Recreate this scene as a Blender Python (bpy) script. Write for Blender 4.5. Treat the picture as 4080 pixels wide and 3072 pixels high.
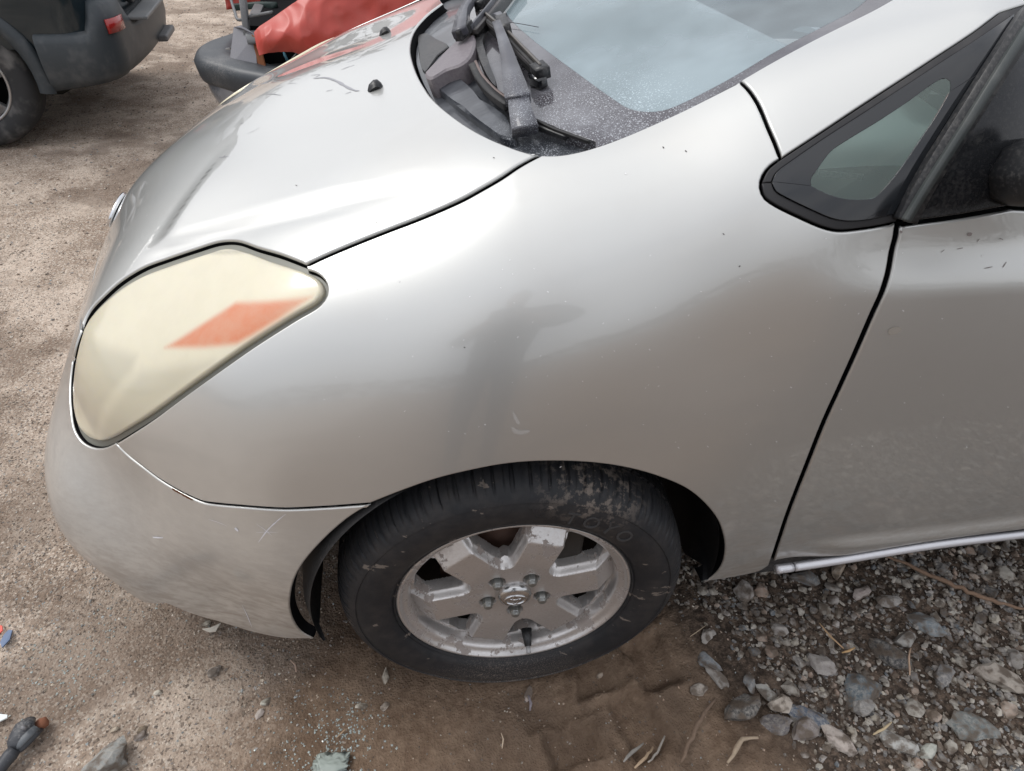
import bpy, bmesh, math, random
import numpy as np
from mathutils import Vector, Matrix
from mathutils.geometry import delaunay_2d_cdt
from mathutils import noise as mnoise
random.seed(7); rng = np.random.default_rng(7)
for o in list(bpy.data.objects): bpy.data.objects.remove(o)
SC = bpy.context.scene; COL = SC.collection
PI = math.pi
# ------------------------------------------------------------------ camera
CAM = dict(loc=(-.14725, -.58324, 1.29153), yaw=.20077, pitch=-.69908, roll=.05355, f=2538.9)
W, H = 4080, 3072
_a, _b, _c = CAM['yaw'], CAM['pitch'], CAM['roll']
FWD = np.array([math.sin(_a)*math.cos(_b), math.cos(_a)*math.cos(_b), math.sin(_b)])
_r = np.array([math.cos(_a), -math.sin(_a), 0.]); _u = np.cross(_r, FWD)
RT = math.cos(_c)*_r + math.sin(_c)*_u; UP = -math.sin(_c)*_r + math.cos(_c)*_u
CO = np.array(CAM['loc'])
cd = bpy.data.cameras.new('camera'); cam = bpy.data.objects.new('camera', cd); COL.objects.link(cam)
M = Matrix.Identity(4)
for i in range(3): M[i][0] = RT[i]; M[i][1] = UP[i]; M[i][2] = -FWD[i]; M[i][3] = CO[i]
cam.matrix_world = M
cd.sensor_width = 36; cd.sensor_fit = 'HORIZONTAL'; cd.lens = 36*CAM['f']/W
cd.clip_start = .02; cd.clip_end = 800
SC.camera = cam
# ------------------------------------------------------------------ light
SUN_EL, SUN_AZ = math.radians(50), math.radians(-64)      # azimuth from +Y towards +X (negative: towards -X)
world = bpy.data.worlds.new('World'); SC.world = world; world.use_nodes = True
nt = world.node_tree; nt.nodes.clear()
wo = nt.nodes.new('ShaderNodeOutputWorld'); bg = nt.nodes.new('ShaderNodeBackground')
sky = nt.nodes.new('ShaderNodeTexSky'); sky.sky_type = 'NISHITA'; sky.sun_disc = False
sky.sun_elevation = SUN_EL; sky.sun_rotation = SUN_AZ; sky.air_density = 1.0; sky.dust_density = 3.0
tc = nt.nodes.new('ShaderNodeTexCoord'); mp = nt.nodes.new('ShaderNodeMapping'); mp.inputs['Scale'].default_value = (1, 1, 2.2)
nz = nt.nodes.new('ShaderNodeTexNoise'); nz.inputs['Scale'].default_value = 1.7; nz.inputs['Detail'].default_value = 5; nz.inputs['Roughness'].default_value = .5
cr = nt.nodes.new('ShaderNodeValToRGB')
cr.color_ramp.elements[0].position = .32; cr.color_ramp.elements[0].color = (6.3, 6.55, 7.2, 1)
cr.color_ramp.elements[1].position = .66; cr.color_ramp.elements[1].color = (9.9, 9.85, 10.0, 1)
mx = nt.nodes.new('ShaderNodeMix'); mx.data_type = 'RGBA'; mx.inputs[0].default_value = .86
L = nt.links.new
L(tc.outputs['Generated'], mp.inputs[0]); L(mp.outputs[0], nz.inputs[0]); L(nz.outputs[0], cr.inputs[0])
# overcast: the cloud deck is dimmer towards the horizon than overhead
sx = nt.nodes.new('ShaderNodeSeparateXYZ'); mr_ = nt.nodes.new('ShaderNodeMapRange'); mr_.inputs[3].default_value = .74; mr_.inputs[4].default_value = 1.22
vm = nt.nodes.new('ShaderNodeVectorMath'); vm.operation = 'SCALE'
L(tc.outputs['Generated'], sx.inputs[0]); L(sx.outputs[2], mr_.inputs[0]); L(cr.outputs[0], vm.inputs[0]); L(mr_.outputs[0], vm.inputs['Scale'])
L(sky.outputs[0], mx.inputs[6]); L(vm.outputs[0], mx.inputs[7]); L(mx.outputs[2], bg.inputs[0]); L(bg.outputs[0], wo.inputs[0])
bg.inputs[1].default_value = .10
sl = bpy.data.lights.new('sun', 'SUN'); sl.energy = 1.35; sl.angle = math.radians(22); sl.color = (1, .98, .95)
sun = bpy.data.objects.new('sun', sl); COL.objects.link(sun)
sd = Vector((math.sin(SUN_AZ)*math.cos(SUN_EL), math.cos(SUN_AZ)*math.cos(SUN_EL), math.sin(SUN_EL)))
sun.rotation_euler = sd.to_track_quat('Z', 'Y').to_euler()
SC.view_settings.view_transform = 'Standard'; SC.view_settings.look = 'None'
SC.view_settings.exposure = 0.36; SC.view_settings.gamma = 1; SC.view_settings.use_curve_mapping = False
SC.render.engine = 'CYCLES'
# ------------------------------------------------------------------ helpers
def rays(px):
    px = np.asarray(px, float).reshape(-1, 2)
    return FWD + (px[:, :1]-W/2)/CAM['f']*RT - (px[:, 1:]-H/2)/CAM['f']*UP
def at(x, y, X=None, Y=None, Z=None):
    d = rays([(x, y)])[0]
    t = (X-CO[0])/d[0] if X is not None else (Y-CO[1])/d[1] if Y is not None else (Z-CO[2])/d[2]
    return CO + t*d
def tag(o, label=None, cat=None, group=None, kind=None):
    if label: o['label'] = label
    if cat: o['category'] = cat
    if group: o['group'] = group
    if kind: o['kind'] = kind
    return o
def empty(name, loc=(0, 0, 0), label=None, cat=None, group=None, rz=0, parent=None):
    o = bpy.data.objects.new(name, None); COL.objects.link(o); o.location = loc; o.rotation_euler = (0, 0, rz); o.empty_display_size = .1
    if parent: o.parent = parent
    return tag(o, label, cat, group)
def mesh_obj(name, V, F, mat=None, parent=None, smooth=True, col=None, normals=None):
    me = bpy.data.meshes.new(name); me.from_pydata([tuple(map(float, v)) for v in V], [], [tuple(map(int, f)) for f in F]); me.update()
    if smooth: me.polygons.foreach_set('use_smooth', [True]*len(me.polygons))
    if col is not None:
        ca = me.color_attributes.new('Col', 'FLOAT_COLOR', 'POINT')
        c = np.ones((len(V), 4)); c[:, :3] = col; ca.data.foreach_set('color', c.ravel())
    if normals is not None: me.normals_split_custom_set_from_vertices([tuple(map(float, n)) for n in normals])
    if mat:
        for m in (mat if isinstance(mat, (list, tuple)) else [mat]): me.materials.append(m)
    o = bpy.data.objects.new(name, me); COL.objects.link(o)
    if parent: o.parent = parent
    return o
class MB:
    def __init__(s): s.V = []; s.F = []
    def add(s, V, F):
        n = len(s.V); s.V += [tuple(v) for v in V]; s.F += [tuple(i+n for i in f) for f in F]; return s
    def build(s, name, mat, parent=None, smooth=True, bevel=0):
        o = mesh_obj(name, s.V, s.F, mat, parent, smooth)
        if bevel:
            m = o.modifiers.new('bevel', 'BEVEL'); m.width = bevel; m.segments = 2; m.limit_method = 'ANGLE'
        return o
def frame(T, ref=(0, 0, 1)):
    T = np.asarray(T, float); T = T/np.linalg.norm(T); r = np.cross(T, ref)
    if np.linalg.norm(r) < 1e-4: r = np.cross(T, (1, 0, 0))
    r /= np.linalg.norm(r); return T, r, np.cross(r, T)
def sweep(path, section, scales=None, refs=None, cap=True):
    """section: Nx2 (side, up); path Mx3"""
    P = np.asarray(path, float); n = len(section); S = np.asarray(section, float); V = []; F = []
    for i, p in enumerate(P):
        T = P[min(i+1, len(P)-1)]-P[max(i-1, 0)]
        ref = (0, 0, 1) if refs is None else (refs[i] if np.ndim(refs) > 1 else refs)
        _, r, u = frame(T, ref); sc = (1, 1) if scales is None else scales[i] if np.ndim(scales[i]) else (scales[i], scales[i])
        for a, b in S: V.append(p + r*a*sc[0] + u*b*sc[1])
    for i in range(len(P)-1):
        for j in range(n):
            k = (j+1) % n; F.append((i*n+j, i*n+k, (i+1)*n+k, (i+1)*n+j))
    if cap: F.append(tuple(range(n))[::-1]); F.append(tuple(range((len(P)-1)*n, len(P)*n)))
    return V, F
def circ(n, r=1., ry=None): return [(r*math.cos(2*PI*i/n), (ry or r)*math.sin(2*PI*i/n)) for i in range(n)]
def rbox(w, h, r=.25):
    c = []
    for sx, sy, a0 in ((1, 1, 0), (-1, 1, 90), (-1, -1, 180), (1, -1, 270)):
        rr = min(w, h)*r
        for k in (0, 45, 90): a = math.radians(a0+k); c.append((sx*(w/2-rr)+rr*math.cos(a), sy*(h/2-rr)+rr*math.sin(a)))
    return c
def lathe(prof, n, origin=(0, 0, 0), ax=(0, 1, 0), a0=0, a1=2*PI, exx=None):
    """prof: (radius, offset along ax)"""
    ax, r, u = frame(ax, (0, 0, 1)); V = []; F = []; full = abs(a1-a0-2*PI) < 1e-6; m = n if full else n+1
    for i in range(m):
        a = a0+(a1-a0)*i/n; d = r*math.cos(a)+u*math.sin(a)
        for R_, o in prof: V.append(np.array(origin)+d*R_+ax*o)
    k = len(prof)
    for i in range(n):
        i2 = (i+1) % m
        for j in range(k-1): F.append((i*k+j, i*k+j+1, i2*k+j+1, i2*k+j))
    return V, F
def box(c, s, rz=0, R=None):
    V = []; cs, sn = math.cos(rz), math.sin(rz)
    for x in (-.5, .5):
        for y in (-.5, .5):
            for z in (-.5, .5):
                v = np.array((x*s[0], y*s[1], z*s[2]))
                if R is not None: v = R @ v
                else: v = np.array((v[0]*cs-v[1]*sn, v[0]*sn+v[1]*cs, v[2]))
                V.append(np.array(c)+v)
    return V, [(0, 1, 3, 2), (4, 6, 7, 5), (0, 4, 5, 1), (2, 3, 7, 6), (0, 2, 6, 4), (1, 5, 7, 3)]
def catmull(P, step=12.):
    P = np.asarray(P, float)
    if len(P) < 3:
        n = max(2, int(np.linalg.norm(P[1]-P[0])/step)+1); return P[0]+(P[1]-P[0])*np.linspace(0, 1, n)[:, None]
    Q = np.vstack([2*P[0]-P[1], P, 2*P[-1]-P[-2]]); out = []
    for i in range(1, len(Q)-2):
        p0, p1, p2, p3 = Q[i-1:i+3]; n = max(1, int(np.linalg.norm(p2-p1)/step))
        d01, d12, d23 = [max(np.linalg.norm(b-a), 1e-6)**.5 for a, b in ((p0, p1), (p1, p2), (p2, p3))]
        m1 = (p2-p1) + d12*((p1-p0)/d01-(p2-p0)/(d01+d12)); m2 = (p2-p1) + d12*((p3-p2)/d23-(p3-p1)/(d12+d23))
        for t in np.linspace(0, 1, n, endpoint=False):
            out.append((2*t**3-3*t*t+1)*p1+(t**3-2*t*t+t)*m1+(-2*t**3+3*t*t)*p2+(t**3-t*t)*m2)
    out.append(P[-1]); return np.array(out)
# ------------------------------------------------------------------ materials
def mat(name, base=(.5, .5, .5), rough=.5, metal=0., coat=0., coat_r=.03, spec=.5, trans=0., ior=1.45, emit=None):
    m = bpy.data.materials.new(name); m.use_nodes = True; b = m.node_tree.nodes['Principled BSDF']
    b.inputs['Base Color'].default_value = (*base, 1); b.inputs['Roughness'].default_value = rough; b.inputs['Metallic'].default_value = metal
    b.inputs['Coat Weight'].default_value = coat; b.inputs['Coat Roughness'].default_value = coat_r
    b.inputs['Specular IOR Level'].default_value = spec; b.inputs['Transmission Weight'].default_value = trans; b.inputs['IOR'].default_value = ior
    m['b'] = 1; return m
class N:
    def __init__(s, m): s.m = m; s.t = m.node_tree; s.b = s.t.nodes['Principled BSDF']; s._p = None
    def n(s, t, **k):
        x = s.t.nodes.new(t)
        for a, v in k.items(): setattr(x, a, v)
        return x
    def l(s, a, b): s.t.links.new(a, b)
    def pos(s):
        if s._p is None: s._p = s.n('ShaderNodeNewGeometry').outputs['Position']
        return s._p
    def noise(s, scale, detail=4, rough=.55, vec=None, stretch=None, w=None):
        x = s.n('ShaderNodeTexNoise'); x.inputs['Scale'].default_value = scale; x.inputs['Detail'].default_value = detail; x.inputs['Roughness'].default_value = rough
        v = vec or s.pos()
        if stretch:
            mp = s.n('ShaderNodeMapping'); mp.inputs['Scale'].default_value = stretch; s.l(v, mp.inputs[0]); v = mp.outputs[0]
        s.l(v, x.inputs['Vector']); return x.outputs[0]
    def voro(s, scale, feature='F1', out='Distance', vec=None, rnd=1):
        x = s.n('ShaderNodeTexVoronoi', feature=feature); x.inputs['Scale'].default_value = scale; x.inputs['Randomness'].default_value = rnd
        s.l(vec or s.pos(), x.inputs['Vector']); return x.outputs[out]
    def ramp(s, v, *stops):
        x = s.n('ShaderNodeMapRange'); x.clamp = True
        (a, b), (c, d) = stops[0], stops[-1]
        x.inputs[1].default_value = a; x.inputs[2].default_value = c; x.inputs[3].default_value = b; x.inputs[4].default_value = d
        x.interpolation_type = 'SMOOTHSTEP'; s.l(v, x.inputs[0]); return x.outputs[0]
    def math(s, op, a, b=0.):
        x = s.n('ShaderNodeMath', operation=op)
        for i, v in enumerate((a, b)):
            if isinstance(v, (int, float)): x.inputs[i].default_value = v
            else: s.l(v, x.inputs[i])
        return x.outputs[0]
    def mix(s, f, a, b):
        x = s.n('ShaderNodeMix', data_type='RGBA')
        if isinstance(f, (int, float)): x.inputs[0].default_value = f
        else: s.l(f, x.inputs[0])
        for i, v in ((6, a), (7, b)):
            if isinstance(v, tuple): x.inputs[i].default_value = (*v, 1) if len(v) == 3 else v
            else: s.l(v, x.inputs[i])
        return x.outputs[2]
    def mixf(s, f, a, b):
        x = s.n('ShaderNodeMix', data_type='FLOAT'); s.l(f, x.inputs[0])
        for i, v in ((2, a), (3, b)):
            if isinstance(v, (int, float)): x.inputs[i].default_value = v
            else: s.l(v, x.inputs[i])
        return x.outputs[0]
    def axis(s, i):
        x = s.n('ShaderNodeSeparateXYZ'); s.l(s.pos(), x.inputs[0]); return x.outputs[i]
    def dist(s, p):
        x = s.n('ShaderNodeVectorMath', operation='DISTANCE'); s.l(s.pos(), x.inputs[0]); x.inputs[1].default_value = tuple(p); return x.outputs['Value']
    def attr(s): x = s.n('ShaderNodeVertexColor'); x.layer_name = 'Col'; return x.outputs[0]
    def bump(s, h, strength=.3, dist=.01):
        x = s.n('ShaderNodeBump'); x.inputs['Strength'].default_value = strength; x.inputs['Distance'].default_value = dist; s.l(h, x.inputs['Height']); s.l(x.outputs[0], s.b.inputs['Normal']); return x
    def set(s, k, v):
        if isinstance(v, (int, float)): s.b.inputs[k].default_value = v
        elif isinstance(v, tuple): s.b.inputs[k].default_value = (*v, 1)
        else: s.l(v, s.b.inputs[k])
# silver metallic paint with clear coat, dust low down and fine specks
def paint():
    m = mat('silver_paint', (.60, .605, .585), .36, .66, 1., .03); n = N(m)
    z = n.axis(2)
    nA = n.noise(9, 6, .65, stretch=(1, 1, 2.2)); nB = n.noise(60, 5, .6, stretch=(.5, 1, 1.6))
    low = n.ramp(z, (.62, 0.), (.22, 1.))
    dust = n.math('MULTIPLY', low, n.ramp(n.math('ADD', n.math('MULTIPLY', nA, .6), n.math('MULTIPLY', nB, .5)), (.42, .10), (.68, .75)))
    film = n.math('MULTIPLY', n.ramp(n.noise(3.5, 4, .6), (.45, 0), (.75, 1)), .10)
    d = n.math('ADD', dust, film)
    speck = n.math('MULTIPLY', n.ramp(n.voro(38), (.045, 1.), (.02, 0.)), 1.)
    vs = n.voro(26, rnd=1); dots = n.ramp(vs, (.035, 1.), (.05, 0.))
    gate = n.ramp(n.noise(7, 2, .5), (.60, 0.), (.66, .8)); dots = n.math('MULTIPLY', dots, gate)
    c = n.mix(d, (.60, .605, .585), (.26, .215, .175))
    c = n.mix(dots, c, (.8, .8, .78))
    n.set('Base Color', c)
    n.set('Metallic', n.mixf(n.math('ADD', d, dots), .66, .15))
    n.set('Roughness', n.mixf(d, .36, .62))
    n.set('Coat Weight', n.mixf(d, 1., .35)); n.set('Coat Roughness', n.mixf(d, .025, .25))
    return m
PAINT = paint()
def plastic(name, base, rough=.4, dustamt=.35, scale=220, grain=.0, coat=0., dcol=(.42, .40, .38)):
    m = mat(name, base, rough, coat=coat); n = N(m)
    a = n.noise(scale, 3, .6); b = n.noise(6, 4, .6)
    f = n.math('MULTIPLY', n.ramp(n.math('ADD', n.math('MULTIPLY', a, .5), n.math('MULTIPLY', b, .5)), (.46, 0), (.66, 1)), dustamt)
    n.set('Base Color', n.mix(f, base, dcol)); n.set('Roughness', n.mixf(f, rough, .8))
    if grain: n.bump(n.noise(900, 2), grain, .0006)
    return m
BLK = plastic('black_plastic', (.018, .019, .021), .38, .14)
BLKG = mat('gloss_black', (.008, .009, .011), .06, coat=.6)
RUB = plastic('black_rubber', (.02, .02, .021), .6, .08, 30)
DARK = mat('dark_cavity', (.006, .006, .007), .9, spec=.1)
# ------------------------------------------------------------------ body master surface of the silver car
YC, ZC = .8625, .42
CP=[# X,Y,Z
# centreline
(-.885,.8625,.42),(-.885,.8625,.30),(-.855,.8625,.2),(-.83,.8625,.53),(-.775,.8625,.61),(-.745,.8625,.67),(-.655,.8625,.75),(-.5,.8625,.842),(-.3,.8625,.93),(-.1,.8625,.985),(.2,.8625,1.10),(.5,.8625,1.245),(1.0,.8625,1.44),(1.6,.8625,1.5),(2.2,.8625,1.46),
# Y .5
(-.85,.5,.42),(-.85,.5,.3),(-.83,.5,.2),(-.78,.5,.52),(-.735,.5,.60),(-.69,.5,.68),(-.62,.5,.745),(-.5,.5,.82),(-.3,.5,.905),(-.08,.5,.985),(.15,.5,1.06),(.5,.5,1.215),(1.0,.5,1.41),(1.6,.5,1.46),(2.2,.5,1.42),
# Y .3-.35
(-.82,.35,.42),(-.82,.32,.3),(-.81,.35,.2),(-.735,.35,.52),(-.688,.3,.60),(-.66,.3,.66),(-.595,.3,.71),(-.5,.3,.772),(-.4,.3,.828),(-.2,.3,.92),(-.04,.3,.985),(.15,.3,1.025),(.35,.3,1.115),(.6,.33,1.225),(1.0,.36,1.36),(1.6,.38,1.40),(2.2,.38,1.36),
# seam etc
(-.75,.235,.42),(-.66,.2,.42),(-.655,.25,.53),(-.63,.22,.57),(-.6,.22,.66),(-.5,.22,.735),(-.39,.25,.82),(-.275,.18,.86),(-.068,.18,.94),(.04,.22,.99),(.18,.2,1.022),(.29,.22,1.078),(.47,.27,1.163),(1.0,.30,1.31),
(-.248,.14,.85),(.277,.08,1.0),(.36,.11,1.055),(.525,.13,1.174),
# side
(-.56,.12,.42),(-.57,.115,.30),(-.655,.14,.21),(-.72,.175,.30),(-.72,.2,.22),(-.79,.235,.31),(-.78,.27,.2),(-.484,.1,.53),(-.5,.13,.62),(-.45,.13,.70),(-.4,.14,.77),(-.36,.1,.74),
(-.45,.055,.42),(-.46,.07,.30),(-.5,.095,.2),(-.4,.06,.6),
(-.345,.015,.42),(-.345,.02,.3),(-.345,.03,.2),(-.32,.035,.55),(-.25,.015,.55),(-.25,.03,.64),(-.25,.065,.75),
(-.22,.005,.55),(-.07,.0,.66),(-.07,.025,.76),(-.07,.06,.84),(-.07,.115,.90),
(.1,.0,.60),(.1,.015,.74),(.1,.04,.84),(.1,.09,.92),(.1,.15,.975),
(.25,.0,.50),(.25,.005,.68),(.25,.025,.80),(.25,.045,.90),(.22,.12,.99),
(.37,.01,.38),(.37,.03,.2),(.37,.0,.6),(.37,.012,.8),(.40,.025,.91),
(.445,.04,.963),(.45,.02,.895),(.45,.0,.7),(.45,.005,.45),(.49,.03,.27),(.49,.045,.18),
(.7,.045,.965),(.7,.018,.89),(.7,-.003,.7),(.7,.003,.45),(.7,.03,.27),(.7,.05,.18),
(1.1,.045,.97),(1.1,.018,.88),(1.1,-.005,.7),(1.1,.003,.45),(1.1,.03,.27),(1.1,.05,.18),
(1.8,.045,.98),(1.8,.018,.88),(1.8,-.005,.7),(1.8,.003,.45),(1.8,.05,.18),
(.7,.13,1.12),(.8,.2,1.24),(1.1,.1,1.1),(1.1,.2,1.28),(1.8,.1,1.1),(1.8,.24,1.3),
]
LAM = 5e-4
def q_of(P):
    dx = np.minimum(P[..., 0], 0); dy = P[..., 1]-YC; dz = P[..., 2]-ZC
    r = np.sqrt(dx*dx+dy*dy+dz*dz)
    return np.stack([dx/r+np.maximum(P[..., 0], 0), dy/r, dz/r], -1), r
_A = np.array(CP); _Mi = _A[_A[:, 1] < .86].copy(); _Mi[:, 1] = 2*YC-_Mi[:, 1]
_Mi[:, 2] -= .016*np.clip((.3-_Mi[:, 0])/.3, 0, 1)*np.clip((_Mi[:, 2]-.6)/.2, 0, 1)
_A = np.concatenate([_A, _Mi]); QC, _rr = q_of(_A); _n = len(_A)
_K = np.linalg.norm(QC[:, None]-QC[None], axis=-1)**3; _T = np.hstack([np.ones((_n, 1)), QC])
WT = np.linalg.solve(np.block([[_K+LAM*np.eye(_n), _T], [_T.T, np.zeros((4, 4))]]), np.concatenate([_rr, np.zeros(4)]))
def rad(Q):
    out = np.empty(len(Q)); n = len(QC)
    for i in range(0, len(Q), 4000):
        q = Q[i:i+4000]; d = np.maximum((q*q).sum(1)[:, None]+(QC*QC).sum(1)[None]-2*q@QC.T, 0)
        out[i:i+4000] = (d*np.sqrt(d))@WT[:n]+WT[n]+q@WT[n+1:]
    return out
def Ff(P): Q, r = q_of(P); return r-rad(Q)
def snap(P):
    P = np.asarray(P, float); Q, r = q_of(P); R = rad(Q); c = np.stack([np.maximum(P[:, 0], 0), np.full(len(P), YC), np.full(len(P), ZC)], -1)
    return c+(P-c)*(R/r)[:, None]
def cast(px, h=0.):
    D = rays(px); n_ = len(D); hit = np.full(n_, np.nan); pv = np.full(n_, .35); act = np.ones(n_, bool)
    for t in np.linspace(.35, 3.2, 110):
        ix = np.where(act)[0]
        if not len(ix): break
        f = Ff(CO+t*D[ix])-h; k = ix[f < 0]; hit[k] = t; act[k] = False; pv[ix[f >= 0]] = t
    ok = ~np.isnan(hit)
    if not ok.all(): print('cast miss', np.asarray(px)[~ok][:3])
    lo, hi = pv[ok], hit[ok]
    for _ in range(20):
        m = (lo+hi)/2; f = Ff(CO+m[:, None]*D[ok])-h; lo = np.where(f >= 0, m, lo); hi = np.where(f < 0, m, hi)
    P = np.full((n_, 3), np.nan); P[ok] = CO+((lo+hi)/2)[:, None]*D[ok]; return P[ok]
def normal0(P):
    e = 1e-3; f0 = Ff(P); g = np.stack([Ff(P+e*np.eye(3)[i])-f0 for i in range(3)], -1); return g/np.linalg.norm(g, axis=1)[:, None]
def sstep(x, a, b): t = np.clip((x-a)/(b-a), 0, 1); return t*t*(3-2*t)
def seg_sd(P, A):
    """signed distance in the X,Y plan to polyline A (N x 2), and the arc parameter"""
    best = np.full(len(P), 1e9); sgn = np.zeros(len(P)); par = np.zeros(len(P)); L_ = 0
    for a, b in zip(A[:-1], A[1:]):
        d = b-a; l = np.linalg.norm(d); t = np.clip(((P-a)@d)/(l*l), 0, 1); q = a+t[:, None]*d; r = P-q; dist = np.linalg.norm(r, axis=1)
        s = np.sign(d[0]*r[:, 1]-d[1]*r[:, 0]); m = dist < best; best[m] = dist[m]; sgn[m] = s[m]; par[m] = L_+t[m]*l; L_ += l
    return best*sgn, par/L_
CREASE = cast(catmull([(560, 1030), (700, 985), (880, 930), (1100, 872), (1290, 826), (1480, 775), (1640, 733), (1800, 690)], 60))[:, :2]
def disp(P):
    X, Y, Z = P[:, 0], P[:, 1], P[:, 2]; d = np.zeros(len(P))
    # hood character line, mirrored about the centre plane
    m = (X < .12) & (Z > .6)
    if m.any():
        Q = np.stack([X[m], np.where(Y[m] > YC, 2*YC-Y[m], Y[m])], -1); s, par = seg_sd(Q, CREASE)
        fade = sstep(par, 0, .12)*(1-sstep(par, .62, 1.))
        d[m] += fade*(.0075*sstep(s, -.004, .030)*(1-sstep(s, .06, .30)) - .0025*np.exp(-((s+.006)/.016)**2))
    # soft ledge low on the door, shelf below the side window
    f = sstep(X, .52, .66)
    d += f*.012*(1-sstep(Z, .325, .352))
    f2 = sstep(X, .31, .52)
    d += -f2*.013*sstep(Z, .875, .945)
    d[Z < .5] += 0
    # rolled lip round the wheel opening
    return d
def surf(P, off=0.):
    """3-D points -> displaced surface points and normals"""
    P = snap(P); Nn = normal0(P); d0 = disp(P); e = 2e-3
    g = np.stack([disp(P+e*np.eye(3)[i])-disp(P-e*np.eye(3)[i]) for i in range(3)], -1)/(2*e)
    g -= (g*Nn).sum(1)[:, None]*Nn; N2 = Nn-g; N2 /= np.linalg.norm(N2, axis=1)[:, None]
    return P+Nn*(d0+off)[:, None], N2
def chA(P):
    dx = np.minimum(P[:, 0], 0); dy = P[:, 1]-YC; dz = P[:, 2]-ZC; rh = np.hypot(dy, dz)
    s = np.where(P[:, 0] > 0, P[:, 0], -np.arctan2(-dx, rh)*.85); return np.stack([s, np.arctan2(dz, -dy)*.8], -1)
def chA_inv(U):
    s = U[:, 0]; ph = U[:, 1]/.8; a = np.minimum(s/.85, 0); ca = np.cos(a)
    return np.stack([np.sin(a)+np.maximum(s, 0), YC-np.cos(ph)*ca, ZC+np.sin(ph)*ca], -1)
def chB(P):
    dx, dy, dz = P[:, 0], P[:, 1]-YC, P[:, 2]-ZC; return np.stack([np.arctan2(-dx, -dy)*.85, np.arctan2(dz, np.hypot(dx, dy))*.85], -1)
def chB_inv(U):
    a, e = U[:, 0]/.85, U[:, 1]/.85; return np.stack([-np.sin(a)*np.cos(e), YC-np.cos(a)*np.cos(e), ZC+np.sin(e)], -1)
def resample(P, step):
    P = np.asarray(P); d = np.r_[0, np.cumsum(np.linalg.norm(np.diff(P, axis=0), axis=1))]; n = max(2, int(round(d[-1]/step))+1)
    t = np.linspace(0, d[-1], n); return np.stack([np.interp(t, d, P[:, i]) for i in range(3)], -1)
def inside(pt, poly):
    x, y = pt[:, 0], pt[:, 1]; c = np.zeros(len(pt), bool); a = poly; b = np.roll(poly, -1, 0)
    for (x1, y1), (x2, y2) in zip(a, b):
        if y1 == y2: continue
        k = ((y1 > y) != (y2 > y)) & (x < (x2-x1)*(y-y1)/(y2-y1)+x1); c ^= k
    return c
def dist_poly(pt, poly):
    d = np.full(len(pt), 1e9); b = np.roll(poly, -1, 0)
    for p, q in zip(poly, b):
        v = q-p; l = max(v@v, 1e-12); t = np.clip(((pt-p)@v)/l, 0, 1); d = np.minimum(d, np.linalg.norm(pt-(p+t[:, None]*v), axis=1))
    return d
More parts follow.
